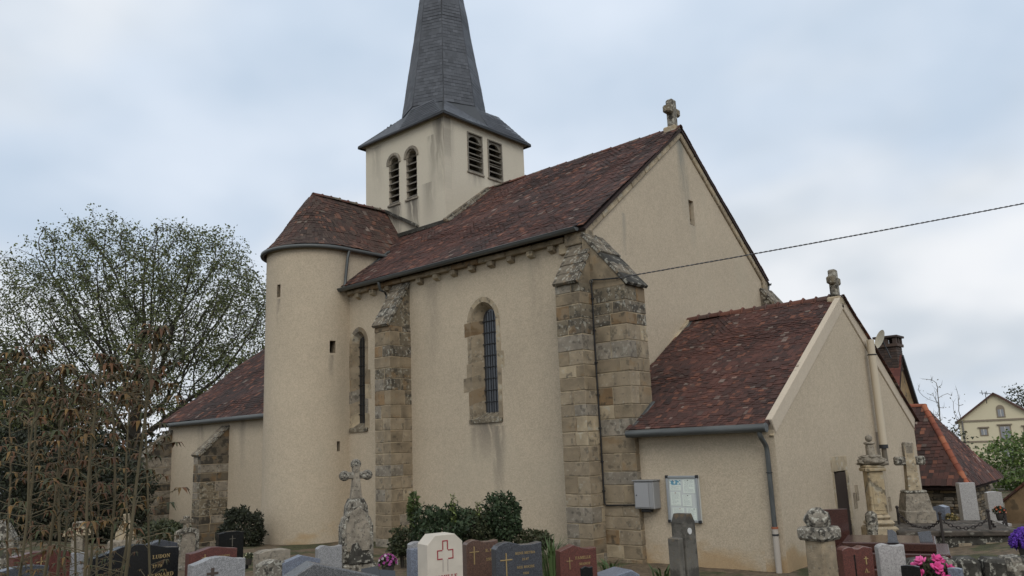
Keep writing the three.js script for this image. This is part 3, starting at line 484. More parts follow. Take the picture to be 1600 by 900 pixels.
// --- annex (sacristy)
const LA = 3.99, ZA = .154, WA = 8.98, ZM = ZA - WA / 2, HA = 2.66, HRA = 5.44;
{
  const an = church, m1 = wallMat(0, -.7, 4.1, 3.5, 41, (x, y, c) => foot(x, y, c, -.1, 1.0, 4), 140);
  part('annex_wall', box(.1, LA - .4, -.7, HA, ZA - .4, ZA), m1, an); part('annex_wall', box(.02, LA - .4, -.7, HA, ZA - WA, ZA - WA + .4), m1, an);
  const m2 = wallMat(-.2, -.7, WA + .2, 6.3, 43, (x, y, c) => { c = foot(x, y, c, -.1, .8, 6); return mixc(c, [.42, .37, .31], .7 * Math.max(streak(x, y, 5.75, 2.4, .22, 2.6, 3), .55 * streak(x, y, 7.6, 2.0, .3, 2.2, 5), .4 * streak(x, y, 5.55, 4.2, .07, 2.2, 8))); }, 110);
  part('annex_gable', uvm(faceX(extr([[-ZA, -.7], [WA - ZA, -.7], [WA - ZA, HA], [-ZM, HRA - .1], [-ZA, HA]], .4, [[[2.62, -.3], [3.3, -.3], [3.3, 1.62], [2.62, 1.62]]]), LA - .4)), m2, an);
  const rf = sub('annex_roof', church), sl = (HRA - HA) / (WA / 2), ez = .27, ey = HA - sl * ez * .5, A = V(.05, ey, ZA + ez), B = V(LA - .02, ey, ZA + ez), C = V(LA - .02, HRA, ZM), D = V(.05, HRA, ZM), A2 = V(LA - .02, ey, ZA - WA - ez), B2 = V(.05, ey, ZA - WA - ez);
  part('roof_deck', [slab(A.clone().setX(.95), B, C.clone(), D.clone().setX(.95)), slab(A.clone().setX(.05).lerp(D, .13), A.clone().setX(.96).lerp(D.clone().setX(.96), .13), D.clone().setX(.96), D), slab(A2, B2, D, C)], underRoof, rf);
  tiles(rf, slope(A, B, C, D, .08).map(c => c.o.z > -.52 ? { ...c, o: c.o.clone().setX(c.o.z > .3 ? .97 : 1.08), len: LA - .02 - (c.o.z > .3 ? .97 : 1.08) } : c), { seed: 91, w: .115, e: .08 }); tiles(rf, slope(A2, B2, D, C), { seed: 92 });
  ridgeTiles(sub('ridge', church), V(.02, HRA + .02, ZM), V(LA - .25, HRA + .03, ZM), .12, .3, [clay[0], clay[1], clay[0], clay[2]], 'ridge_tile', .035);
  const fl = sub('flashing', church); part('mortar_fillet', beam(V(.04, roof2(.2), .25 - .7), V(.04, HRA + .05, ZM), .1, .12, V(0, 1, .6)), ST.pale, fl); part('lead_strip', beam(V(.13, roof2(.2), .22 - .7), V(.13, HRA + .03, ZM), .08, .05, V(0, 1, .6)), zinc, fl);
  part('lead_strip', beam(V(1.1, roof2(-.5) + .02, -.5), V(1.1, roof2(.32) + .02, .32), .1, .09, V(0, 1, .6)), zinc, fl);
  function roof2(z) { return z > -.1 ? ey + sl * (ZA + ez - z) * 1.0 + .03 : ey + sl * (ZA + ez - z) + .03; }
  // pale rendered band on the gable edge
  for (const s of [1, -1]) { const a = V(LA - .035, HA - .08, ZM + s * (WA / 2 + .04)), b = V(LA - .035, HRA - .03, ZM); const rk = sub('rake_coping', church); part('band', beam(a, b, .13, .3, V(0, 1, s * .6)), wallPale(), rk); part('edge_line', beam(a.clone().add(V(.0, -.17, 0)), b.clone().add(V(.0, -.17, 0)), .08, .025, V(0, 1, s * .6)), ST.pale, rk); }
  function wallPale() { return paleR ??= wallMat(-10, -1, 12, 8, 61, (x, y, c) => mixc(c, [.78, .73, .66], .6), 40); } var paleR;
  tiles(rf, [-1].flatMap(s => { const out = []; for (let i = 0; i < 46; i++) { const t = i / 46, z = ZM + s * (WA / 2 + ez) * (1 - t), y = ey + (HRA - ey) * t; const v = V(0, HRA - ey, -s * (WA / 2 + ez)).normalize(), u = V(-1, 0, 0); out.push({ o: V(LA + .1, y + .03, z), len: .12, u, v, n: V().crossVectors(u, v) }); } return out; }), { seed: 93 });
  // main gable right rake tile edge
  // gutter
  const gu = sub('gutter', church); part('channel', new THREE.CylinderGeometry(.075, .075, LA - 1.02, 12).rotateZ(R2).translate((LA + 1.02) / 2, ey - .02, ZA + ez + .08), zinc, gu);
  part('end_cap', new THREE.CylinderGeometry(.085, .085, .03, 12).rotateZ(R2).translate(LA + .01, ey - .02, ZA + ez + .08), zinc, gu); part('fascia', box(1.08, LA - .01, ey - .1, ey - .02, ZA + ez - .03, ZA + ez - .005), greyWood, gu);
  const dp = sub('rain_pipe', church), xx = LA - .13;
  part('pipe', tube([V(xx, ey - .06, ZA + ez + .06), V(xx, ey - .17, ZA + ez + .04), V(xx, ey - .33, ZA + .12), V(xx, ey - .48, ZA + .075), V(xx, .78, ZA + .075)], .045, 10, 40), zinc, dp);
  part('ring', new THREE.CylinderGeometry(.06, .06, .035, 12).translate(xx, .78, ZA + .075), M(.3, .1, .05), dp); part('ring', new THREE.TorusGeometry(.05, .01, 6, 14).rotateX(R2).translate(xx, 1.75, ZA + .075), darkMetal, dp);
  part('lower_pipe', new THREE.CylinderGeometry(.054, .054, 1.1, 12).translate(xx, .22, ZA + .075), M(.42, .38, .33, .7), dp); part('ring', new THREE.CylinderGeometry(.062, .062, .03, 12).translate(xx, .66, ZA + .075), darkMetal, dp);
  // low door with stone frame, standing ajar
  const d = sub('door', church); part('door_leaf', faceX(block(0, .62, -.3, 1.6, 0, .05, .006).rotateY(-1.0).translate(2.66, 0, -.08), LA - .35), M(.035, .022, .016, .6), d);
  part('lintel', faceX(block(2.5, 3.44, 1.62, 1.93, -.2, .012, .01), LA), ST.pale, d); for (const [a, b, y0, y1] of [[2.52, 2.62, .3, 1.61], [3.3, 3.46, .62, 1.61], [3.3, 3.42, -.3, .61], [2.4, 2.62, .2, .29 + .5]]) part('jamb_stone', faceX(block(a, b, y0, y1, -.2, .01 + (a === 2.4 ? .004 : 0), .01), LA), ST.pale, d);
  part('iron_bar', faceX(box(2.9, 2.93, -.2, 1.6, 0, .03), LA - .22), black, d); part('latch', faceX(box(2.86, 3.06, .86, .9, 0, .04), LA - .19), black, d);
  for (const [z, y] of [[3.75, .95], [5.9, .55], [3.6, .8]]) part('quoin_patch', faceX(block(z, z + .2, y, y + .34, -.1, .008, .008), LA), ST.tan, d);
  // flue pipe
  const fp = sub('flue', church); part('pipe', new THREE.CylinderGeometry(.085, .088, 2.5, 18).translate(LA + .16, 3.33, -5.56), M(.52, .45, .34, .75), fp);
  part('bracket', new THREE.TorusGeometry(.092, .014, 6, 20).rotateX(R2).translate(LA + .16, 4.22, -5.56), darkMetal, fp); part('collar', new THREE.CylinderGeometry(.098, .098, .09, 18).translate(LA + .16, 2.06, -5.56), darkMetal, fp); part('lower_pipe', new THREE.CylinderGeometry(.055, .065, .4, 14).translate(LA + .16, 1.83, -5.56), M(.13, .11, .085, .8), fp);
}
// gable crosses
for (const [n, x, y, z, s] of [['nave', -.16, HR - .05, ZR, 1.0], ['annex', LA - .12, HRA - .02, ZM, .78]]) {
  const c = sub('gable_cross', church), B = ST.lich2;
  part('base', block(x - .2 * s, x + .2 * s, y - .1, y + .14 * s, z - .22 * s, z + .22 * s, .03), ST.pale, c);
  part('shaft', block(x - .115 * s, x + .115 * s, y + .14 * s, y + .98 * s, z - .125 * s, z + .125 * s, .04 * s), ST.old, c);
  part('arms', block(x - .11 * s, x + .11 * s, y + .52 * s, y + .75 * s, z - .33 * s, z + .33 * s, .04 * s), B, c);
}

// =====================================================================
// GROUND
// =====================================================================
{
  const n = 150, g = new THREE.PlaneGeometry(1, 1, n, n).rotateX(-R2), p = g.attributes.position;
  for (let i = 0; i < p.count; i++) { const f = t => Math.sign(t) * (Math.abs(t) * 2) ** 2.6 * 300; const x = f(p.getX(i)) + 2, z = f(p.getZ(i)) - 2; let y = ground(x, z); y += .05 * (fbm(x * 1.3, z * 1.3, 2, 3) - .5); const far = Math.hypot(x, z); if (far > 60) y -= (far - 60) * .02; p.setXYZ(i, x, y, z); }
  g.computeVertexNormals(); const uv = g.attributes.uv; for (let i = 0; i < p.count; i++) uv.setXY(i, p.getX(i) / 6, p.getZ(i) / 6);
  const t = tex(512, 512, (u, v, i, j) => { const k = pfbm(u, v, 9, 4, 5), gr = sstep(.45, .6, k); const c = mixc([.44, .38, .30], [.25, .27, .14], gr * .8); return mul(c, .7 + .5 * pfbm(u, v, 70, 3, 2) + .2 * (h3(i, j, 5) - .5)); });
  structure('ground', g, new THREE.MeshStandardMaterial({ map: t, roughness: .97, bumpMap: grit(6), bumpScale: .02 }));
}
// =====================================================================
// TREES: branches grown towards points spread through the crown
// =====================================================================
function growTree({ base, envelope, n, step = .4, kill = .7, reach = 4, seed, trunkTo, lean = .0, iters = 160 }) {
  const r = rng(seed), att = []; while (att.length < n) { const p = envelope(r); if (p) att.push(p); }
  const nodes = [{ p: base.clone(), par: -1, d: V(0, 1, 0) }];
  while (nodes[nodes.length - 1].p.y < trunkTo) { const q = nodes[nodes.length - 1]; const d = V((r() - .5) * .25 + lean, 1, (r() - .5) * .25).normalize(); nodes.push({ p: q.p.clone().addScaledVector(d, step), par: nodes.length - 1, d }); }
  const near = att.map(() => [0, 1e9]); let from = 0;
  for (let it = 0; it < iters; it++) {
    for (let a = 0; a < att.length; a++) if (att[a]) for (let i = from; i < nodes.length; i++) { const d = att[a].distanceToSquared(nodes[i].p); if (d < near[a][1]) near[a] = [i, d]; }
    from = nodes.length; const pull = new Map();
    for (let a = 0; a < att.length; a++) if (att[a]) { if (near[a][1] < kill * kill) { att[a] = null; continue; } if (near[a][1] > reach * reach && it > 6) continue; const i = near[a][0]; if (!pull.has(i)) pull.set(i, V()); pull.get(i).add(att[a].clone().sub(nodes[i].p).normalize()); }
    if (!pull.size) break; 
    for (const [i, v] of pull) { v.normalize().addScaledVector(nodes[i].d, .45).add(V((r() - .5) * .35, (r() - .5) * .35, (r() - .5) * .35)).normalize(); const np = nodes[i].p.clone().addScaledVector(v, step); if ((nodes[i].kids ?? 0) > 3) continue; nodes[i].kids = (nodes[i].kids ?? 0) + 1; nodes.push({ p: np, par: i, d: v }); }
    if (nodes.length > 16000) break;
  }
  return nodes;
}
function branchGeo(nodes, rTip, rMax, exp = 2.3, sides = 5) {
  const N = nodes.length, a = new Float64Array(N), ch = Array.from({ length: N }, () => []);
  for (let i = N - 1; i >= 0; i--) { if (!ch[i].length) a[i] = rTip ** exp; if (nodes[i].par >= 0) { a[nodes[i].par] += a[i]; ch[nodes[i].par].push(i); } }
  const rad = i => Math.min(rMax, a[i] ** (1 / exp)), P = [], Nn = [], I = []; nodes.forEach((q, i) => q.r = rad(i)); nodes.forEach((q, i) => q.leaf = !ch[i].length);
  const ringOf = (p, d, r) => { const s = Math.abs(d.y) > .9 ? V(1, 0, 0) : V(0, 1, 0), u = V().crossVectors(d, s).normalize(), v = V().crossVectors(d, u), k = P.length / 3; for (let j = 0; j < sides; j++) { const c = Math.cos(j / sides * 2 * Math.PI), t = Math.sin(j / sides * 2 * Math.PI), n = u.clone().multiplyScalar(c).addScaledVector(v, t); P.push(p.x + n.x * r, p.y + n.y * r, p.z + n.z * r); Nn.push(n.x, n.y, n.z); } return k; };
  for (let i = 1; i < N; i++) { const q = nodes[i], b = nodes[q.par], d = q.p.clone().sub(b.p).normalize(), r0 = Math.min(b.r, q.r * 1.35), k0 = ringOf(b.p.clone().addScaledVector(d, -r0 * .3), d, r0), k1 = ringOf(q.p, d, q.r); for (let j = 0; j < sides; j++) { const m = (j + 1) % sides; I.push(k0 + j, k0 + m, k1 + j, k0 + m, k1 + m, k1 + j); } }
  const g = new THREE.BufferGeometry(); g.setAttribute('position', new THREE.Float32BufferAttribute(P, 3)); g.setAttribute('normal', new THREE.Float32BufferAttribute(Nn, 3)); g.setAttribute('uv', new THREE.Float32BufferAttribute(new Float32Array(P.length / 3 * 2), 2)); g.setIndex(I); return g;
}
// many small leaves: list of [position, size, out direction]
function leafGeo(list, seed, cols, aspect = .55, droop = 0) {
  const r = rng(seed), P = new Float32Array(list.length * 12 * 3 / 2), C = new Float32Array(list.length * 18); let o = 0; const d = V(), s = V(), b = V(), q = V();
  for (const [p, sz, out] of list) {
    d.set(r() - .5, r() - .5 - droop, r() - .5).normalize(); if (out) d.addScaledVector(out, .6).normalize(); s.set(r() - .5, r() - .5, r() - .5).cross(d).normalize().multiplyScalar(sz * aspect * .5);
    const tip = q.copy(p).addScaledVector(d, sz), mid = b.copy(p).addScaledVector(d, sz * .45), c = cols[Math.floor(r() * cols.length)], k = .75 + r() * .5;
    const L = [p.x, p.y, p.z, mid.x + s.x, mid.y + s.y, mid.z + s.z, tip.x, tip.y, tip.z, p.x, p.y, p.z, tip.x, tip.y, tip.z, mid.x - s.x, mid.y - s.y, mid.z - s.z];
    for (let i = 0; i < 18; i += 3) { P[o + i] = L[i]; P[o + i + 1] = L[i + 1]; P[o + i + 2] = L[i + 2]; C[o + i] = c[0] * k; C[o + i + 1] = c[1] * k; C[o + i + 2] = c[2] * k; } o += 18;
  }
  const g = new THREE.BufferGeometry(); g.setAttribute('position', new THREE.BufferAttribute(P, 3)); g.setAttribute('color', new THREE.BufferAttribute(C, 3)); g.computeVertexNormals(); return g;
}
const leafMat = new THREE.MeshPhysicalMaterial({ vertexColors: true, roughness: .85, side: THREE.DoubleSide, transmission: .25, thickness: 0 });
const leafSolid = new THREE.MeshStandardMaterial({ vertexColors: true, roughness: .7, side: THREE.DoubleSide });
const bark = new THREE.MeshStandardMaterial({ color: new THREE.Color().setRGB(.05, .043, .034), roughness: .95 });
const barkPale = M(.13, .115, .09, .95);
function tree(name, label, o) {
  const gy = o.gy ?? ground(o.base.x, o.base.z), t = thing(name, label, 'tree', [o.base.x, gy, o.base.z], 0, o.group), off = V(-o.base.x, -gy, -o.base.z);
  const nodes = growTree({ ...o, base: V(o.base.x, gy - .3, o.base.z) });
  part('trunk', branchGeo(nodes, o.tip ?? .014, o.rMax ?? .45, o.exp ?? 2.25).translate(off.x, off.y, off.z), o.bark ?? bark, t);
  const r = rng(o.seed + 5), list = [];
  for (const q of nodes) if (q.r < (o.leafR ?? .03) && nodes.length) { const k = o.per * (q.leaf ? 1.6 : .7) * (o.dens ? o.dens(q.p) : 1), n = Math.floor(k) + (r() < k % 1 ? 1 : 0); for (let i = 0; i < n; i++) { const sp = o.spread ?? .3; list.push([V(q.p.x + (r() - .5) * sp * 2, q.p.y + (r() - .5) * sp * 2, q.p.z + (r() - .5) * sp * 2).add(off), o.size * (.6 + r() * .8), q.d]); } }
  // fine twigs
  const tw = []; for (const q of nodes) if (q.leaf || (q.r < .03 && r() < .5)) for (let k = 0; k < (o.twigs ?? 2); k++) { const e = q.p.clone().add(V((r() - .5), (r() - .2), (r() - .5)).multiplyScalar((o.spread ?? .3) * 1.6)), s = V(r() - .5, r() - .5, r() - .5).multiplyScalar(.02), w = o.tw ?? .011; tw.push([[q.p.x - w, q.p.y, q.p.z], [q.p.x + w, q.p.y, q.p.z + w], [e.x, e.y, e.z]]); }
  if (tw.length) part('twigs', poly(tw.flat()).translate(off.x, off.y, off.z), o.twigMat ?? o.bark ?? barkTwig, t);
  if (list.length) { const c = part('crown', leafGeo(list, o.seed + 9, o.cols, o.aspect ?? .6, .2), leafMat, t); }
  return t;
}
const barkTwig = M(.045, .038, .03, .95, { side: 2 });
const GREEN = [[.10, .12, .034], [.12, .14, .042], [.075, .095, .028], [.15, .16, .055], [.06, .075, .025]];
// big spreading tree behind the west end
{
  const w = 40, b = at(207, 790, w), c = at(205, 505, w), k = w / FOC; b.y = -.6;
  const rt = RT.clone().setY(0).normalize(), fw = FW.clone().setY(0).normalize();
  tree('spreading_tree', 'large spreading tree coming into leaf behind the low west end of the church', {
    base: b, gy: -.6, n: 6200, seed: 301, step: .3, kill: .42, reach: 5, trunkTo: 2.6, rMax: .5, tip: .0115, exp: 2.08, leafR: .034, per: 14, size: .125, spread: .34, dens: p => .25 + 1.5 * sstep(.36, .62, fbm(p.x * .75, p.y * .75, p.z * .75, 3)), twigs: 3, tw: .014, cols: GREEN, bark,
    envelope: r => { // broad dome, hollow below, in the tree's own frame
      const u = (r() * 2 - 1) * 7.1, v = r(), d = (r() * 2 - 1) * 5.5; const q = Math.hypot(u / 7.1, d / 5.6); if (q > 1) return null;
      let top = 13.9 * (1 - .4 * Math.abs(u / 7.1) ** 5 - .25 * (d / 5.6) ** 2) + 4.2 * (fbm(u * .55 + 9, d * .5, 3, 3) - .5); if (u < -2 && u > -3.4) top -= .7; const low = 3.0 + 1.2 * (1 - q) ; const y = low + (top - low) * Math.pow(v, .8);
      return V(b.x, 0, b.z).addScaledVector(rt, u).addScaledVector(fw, d).setY(y + .9); }
  });
}
// darker trees and hedge beyond the churchyard on the left
const blobEnv = (c, rx, ry, rz, hollow = .0) => r => { const p = V(r() * 2 - 1, r() * 2 - 1, r() * 2 - 1), l = p.length(); if (l > 1 || l < hollow) return null; const k = .8 + .4 * fbm(p.x * 2 + c.x, p.y * 2 + 5, p.z * 2, 3); return V(c.x + p.x * rx * k, c.y + p.y * ry * k, c.z + p.z * rz * k); };
const DARK = [[.032, .042, .016], [.045, .055, .02], [.025, .034, .014], [.055, .06, .025]];
[[-10, 655, 44, 4.4, 4.4, 'dense dark tree at the left edge of the picture behind the saplings'], [85, 715, 46, 4.2, 3.6, 'dark bushy tree behind the red granite headstone on the left'], [185, 750, 45, 3.6, 2.9, 'low dark tree below the spreading tree, nearest to the church wall']].forEach(([px, py, w, rx, ry, lab], i) => {
  const c = at(px, py, w); tree('dark_tree', lab, { base: V(c.x, 0, c.z), gy: -.8, n: 700, seed: 320 + i, step: .4, kill: .6, reach: 6, trunkTo: c.y - ry * .9, rMax: .2, leafR: .2, per: 11, size: .34, spread: .6, twigs: 1, cols: DARK, envelope: blobEnv(c, rx, ry, 3), group: 'dark trees beyond the churchyard' });
});
// green shrub before the yellow house, thin bare tree behind the shed
{
  const c = at(1592, 724, 42); tree('green_bush', 'rounded fresh green bush in front of the yellow house', { base: V(c.x, 0, c.z), gy: -1.2, n: 420, seed: 341, step: .28, kill: .42, reach: 4, trunkTo: c.y - 1.7, rMax: .12, tip: .008, leafR: .06, per: 17, size: .2, spread: .34, twigs: 1, cols: [[.10, .16, .03], [.13, .19, .04], [.08, .13, .028]], bark: barkPale, envelope: blobEnv(c, 1.95, 1.55, 1.6) });
  const d = at(1465, 640, 46); tree('bare_tree', 'thin nearly bare tree rising behind the steep tiled shed roof', { base: V(d.x, 0, d.z), gy: -1.2, n: 130, seed: 343, step: .3, kill: .5, reach: 5, trunkTo: d.y - 2, rMax: .09, tip: .012, leafR: .03, per: .5, size: .1, spread: .3, twigs: 2, tw: .014, cols: [[.16, .15, .06]], bark: barkPale, envelope: blobEnv(d, 1.8, 2.0, 1.2) });
  const e = at(1492, 690, 60); tree('far_tree', 'dark olive tree beside the wall of the yellow house', { base: V(e.x, 0, e.z), gy: -1, n: 200, seed: 347, step: .4, kill: .6, reach: 6, trunkTo: e.y - 1.5, rMax: .15, leafR: .1, per: 8, size: .22, spread: .45, twigs: 1, cols: DARK, envelope: blobEnv(at(1492, 690, 60), 1.1, 1.5, 1.2) });
  const f = at(1592, 622, 110); tree('far_tree', 'dark tree showing above the roof of the yellow house', { base: V(f.x, 0, f.z), gy: -1, n: 160, seed: 349, step: .5, kill: .8, reach: 7, trunkTo: f.y - 2, rMax: .2, leafR: .1, per: 7, size: .35, spread: .6, twigs: 1, cols: DARK, envelope: blobEnv(f, 2.4, 1.6, 2) });
}
// =====================================================================
// BUILDINGS BEHIND
// =====================================================================
{ // steep hipped shed
  const t = thing('shed', 'low stone shed with steep hipped tile roof behind the annex', 'shed', [4.64, -1, -10.74]);
  const A = V(0, 1.75, 0), L = V(-6, 1.75, 0), Rr = V(0, 1.75, -4.2), P = V(-1.32, 4.08, -1.9), Q = V(-6, 4.08, -1.9), B = V(-6, 1.75, -4.2);
  const rf = sub('roof', t); part('roof_deck', [slab(L, A, P, Q, .05), poly([A, Rr, P].map(p => [p.x - .03, p.y - .03, p.z])), slab(Rr, B, Q, P, .05)], M(.04, .022, .018, .95, { side: 2 }), rf);
  const lw = (p) => p.clone();
  const TINT = (p, r) => mul(RED(p.clone().add(V(4, 0, 3)), r), 1.25);
  // bell-cast: lowest metre flattens out
  const cast = cs => cs.map((c, k) => ({ ...c, o: c.o.clone().addScaledVector(c.n, .12 * Math.max(0, 1 - k / 7) ** 2) }));
  tiles(rf, cast(slope(L, A, P, Q, .12)), { seed: 401, e: .12, w: .14, col: TINT }); tiles(rf, cast(slope(A, Rr, P.clone().setZ(P.z - .01), P, .12).map(c => c)), { seed: 402, e: .12, w: .17, col: TINT });
  const hipM = [M(.30, .09, .045, .9, { side: 2 }), M(.24, .075, .04, .9, { side: 2 }), M(.2, .06, .035, .9, { side: 2 }), M(.34, .12, .06, .9, { side: 2 })];
  ridgeTiles(sub('hip', t), A.clone().add(V(.05, .04, .05)), P.clone().add(V(.03, .05, .02)), .085, .27, hipM, 'hip_tile', .012); ridgeTiles(sub('ridge', t), P.clone().add(V(0, .04, 0)), Q.clone().add(V(0, .04, 0)), .1, .35, [hipM[1], clay[1], clay[3]]);
  const wl = sub('wall', t); part('core', [box(-6, -.3, -.6, 1.7, -.75, -.3), box(-.75, -.3, -.6, 1.7, -4.2, -.75)], ST.rubble, wl);
  const r = rng(77); for (let y = .3; y < 1.68;) { const h = .07 + r() * .07; for (let x = -2.6; x < -.3;) { const l = .16 + r() * .32; part('stone', block(x, Math.min(-.29, x + l - .012), y, Math.min(1.7, y + h - .01), -.4, -.27 + r() * .03, .015, .012, r), [ST.rubble, ST.tan2, ST.rubble, ST.grey][Math.floor(r() * 4)], wl); x += l; } for (let z = -.32; z > -4.1;) { const l = .2 + r() * .35; part('stone', block(-.4, -.27 + r() * .03, y, Math.min(1.7, y + h - .01), z - l + .012, z, .015, .012, r), [ST.rubble, ST.tan2, ST.rubble, ST.grey][Math.floor(r() * 4)], wl); z -= l; } y += h; }
}
{ // house with the chimney
  const p = at(1405, 557, 30), t = thing('house', 'ochre gabled house with dark chimney showing above the annex roof', 'house', [p.x, -1, p.z]), h = p.y + 1, e = h - 3.4, dz = 2.15;
  part('gable_wall', uvm(faceX(extr([[-dz, 0], [dz, 0], [dz, e], [0, h - .1], [-dz, e]], .4), -.4)), stoneMat([.55, .46, .33], [[LD, 4, .6, .5], [TAN, 5, .5, .5]], 33), t); part('side_wall', box(-7, -.41, 0, e, dz - .4, dz - .02), ST.tan2, t);
  const rf = sub('roof', t), A = V(-7, e - .15, dz + .15), B = V(.1, e - .15, dz + .15), C = V(.1, h, 0), D = V(-7, h, 0); part('roof_deck', [slab(A, B, C, D), slab(V(.1, e - .15, -dz - .15), V(-7, e - .15, -dz - .15), D, C)], underRoof, rf);
  tiles(rf, slope(V(-3, e - .15, dz + .15), B, C, V(-3, h, 0), .16), { seed: 411, e: .16, w: .22, col: (q, r) => mul(mixc([.09, .03, .024], [.15, .05, .035], r()), 1) });
  part('verge', beam(V(.12, h + .02, 0), V(.12, e - .15, -dz - .15), .06, .12), darkMetal, rf);
  const ch = sub('chimney', t), bm = [M(.07, .05, .042, .95), M(.055, .042, .037, .95), M(.085, .058, .046, .95)], r = rng(8);
  part('core', box(-.62, .02, h - .55, h + .36, -.34, .34), bm[1], ch); for (let k = 0; k < 9; k++) { const y = h - .5 + k * .095; for (let i = 0; i < 3; i++) { part('brick', block(-.64 + i * .225 + .004, -.64 + (i + 1) * .225 - .004, y, y + .085, .3, .36, .006), bm[(k + i * 2) % 3], ch); part('brick', block(-.02, .04, y, y + .085, .35 - (i + 1) * .235 + .004, .35 - i * .235 - .004, .006), bm[(k * 2 + i) % 3], ch); } }
  part('crown', block(-.7, .1, h + .36, h + .47, -.42, .42, .01), bm[2], ch); for (const [x, z] of [[-.6, .32], [-.3, .32], [0, .32], [0, 0], [0, -.32], [-.6, -.32], [-.3, -.32]]) part('pier', block(x - .07, x + .07, h + .47, h + .7, z - .07, z + .07, .01), bm[0], ch); part('cap', block(-.74, .14, h + .7, h + .78, -.46, .46, .012), bm[1], ch);
  const q = at(1378, 531, 29.4), ds = thing('satellite_dish', 'cream satellite dish on an arm beside the dark chimney', 'satellite dish', [q.x, q.y, q.z], Math.atan2(CAM.x - q.x, CAM.z - q.z) - 1.12);
  const pr = []; for (let i = 0; i <= 8; i++) pr.push(new THREE.Vector2(.36 * i / 8, .09 * (i / 8) ** 2)); const dm = M(.5, .44, .32, .6, { side: 2 }); part('dish', new THREE.LatheGeometry(pr, 28).rotateX(R2).rotateX(-.35), dm, ds);
  part('feed_arm', tube([V(0, -.36, .06), V(0, -.3, .3), V(0, -.12, .42)], .012, 6), darkMetal, ds); part('receiver', new THREE.CylinderGeometry(.03, .04, .09, 10).rotateX(R2).translate(0, -.12, .43), M(.3, .3, .3), ds); part('mount', tube([V(0, -.05, -.02), V(.02, -.35, -.12), V(.1, -.7, -.2)], .022, 6), darkMetal, ds);
}
{ // yellow house far right, gable towards the churchyard
  const w = 80, p = at(1558, 655, w), k = w / FOC, t = thing('yellow_house', 'pale yellow two-storey house with brown roof at the far right', 'house', [p.x, p.y, p.z], Math.atan2(CAM.x - p.x, CAM.z - p.z) - .06), hw = 3.45, ap = 2.55;
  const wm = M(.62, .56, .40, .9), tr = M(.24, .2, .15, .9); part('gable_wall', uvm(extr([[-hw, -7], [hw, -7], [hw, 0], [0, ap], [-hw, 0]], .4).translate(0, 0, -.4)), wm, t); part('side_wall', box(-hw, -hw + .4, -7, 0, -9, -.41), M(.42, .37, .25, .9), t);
  const rm = M(.085, .045, .035, .9), rf = sub('roof', t); for (const s of [-1, 1]) part('slope', s < 0 ? slab(V(-hw - .35, -.18, .3), V(0, ap + .12, .3), V(0, ap + .12, -9), V(-hw - .35, -.18, -9), .16) : slab(V(0, ap + .12, .3), V(hw + .35, -.18, .3), V(hw + .35, -.18, -9), V(0, ap + .12, -9), .16), rm, rf);
  part('string_course', box(-hw - .03, hw + .03, -.16, .02, 0, .08), tr, t); part('string_course', box(-hw - .03, hw + .03, -2.2, -2.05, 0, .08), tr, t); part('corner_pipe', new THREE.CylinderGeometry(.07, .07, 6.9, 8).translate(-hw + .35, -3.5, .09), M(.16, .15, .14), t);
  const paneM = M(.25, .26, .28, .4), wnd = (x, y0, y1, ww, arch) => { const o = sub('window', t); part('surround', block(x - ww / 2 - .12, x + ww / 2 + .12, y0 - .1, y1 + .12, 0, .05, .01), tr, o); part('pane', block(x - ww / 2, x + ww / 2, y0, y1, .05, .07, .004), paneM, o); part('mullion', box(x - .03, x + .03, y0, y1, .07, .09), M(.6, .58, .52), o); if (arch) part('arch', new THREE.CylinderGeometry(ww / 2 + .1, ww / 2 + .1, .05, 20, 1, false, 0, Math.PI).rotateX(-R2).rotateZ(R2).translate(x, y1 + .1, .03), tr, o); else part('lintel', block(x - ww / 2 - .25, x + ww / 2 + .25, y1 + .13, y1 + .27, .01, .14, .02), tr, o); };
  wnd(.4, .25, .95, .5, true); wnd(.55, -1.95, -.75, .8); wnd(-1.3, -1.5, -.95, .5); wnd(2.5, -1.5, -.95, .6); wnd(.55, -4.6, -3, .8);
  const q = at(1540, 618, 79.6), a = thing('antenna', 'small roof aerial on the ridge of the yellow house', 'antenna', [q.x, q.y - .2, q.z]); part('mast', tube([V(0, -.6, 0), V(0, .55, 0)], .035, 6, 2), black, a); part('element', [tube([V(-.5, .5, 0), V(.5, .35, .1)], .03, 5, 2), tube([V(-.3, .3, -.2), V(-.25, .7, .2)], .03, 5, 2), tube([V(.1, .25, -.2), V(.15, .6, .2)], .03, 5, 2)], black, a);
}
{ // rendered boundary wall at the right edge
  const p = at(1570, 790, 19), t = thing('boundary_wall', 'tan rendered boundary wall with tiled slope at right edge of churchyard', 'wall', [p.x, -.6, p.z], -.5);
  part('wall', uvm(extr([[0, 0], [6, 0], [6, 3.4], [.9, 1.85], [0, 1.25]], .4).translate(0, 0, -.4)), stoneMat([.56, .47, .36], [[LD, 4, .6, .4]], 52), t);
  const g = []; for (let i = 0; i < 14; i++) part('coping_tile', beam(V(-.05 + i * .2, 1.25 + (i < 4 ? i * .135 : .56 + (i - 4.6) * .06), -.2), V(.19 + i * .2, 1.27 + (i < 4 ? (i + 1) * .135 : .56 + (i - 3.6) * .06), -.2), .5, .05), [clay[0], clay[2], clay[1]][i % 3], t);
}

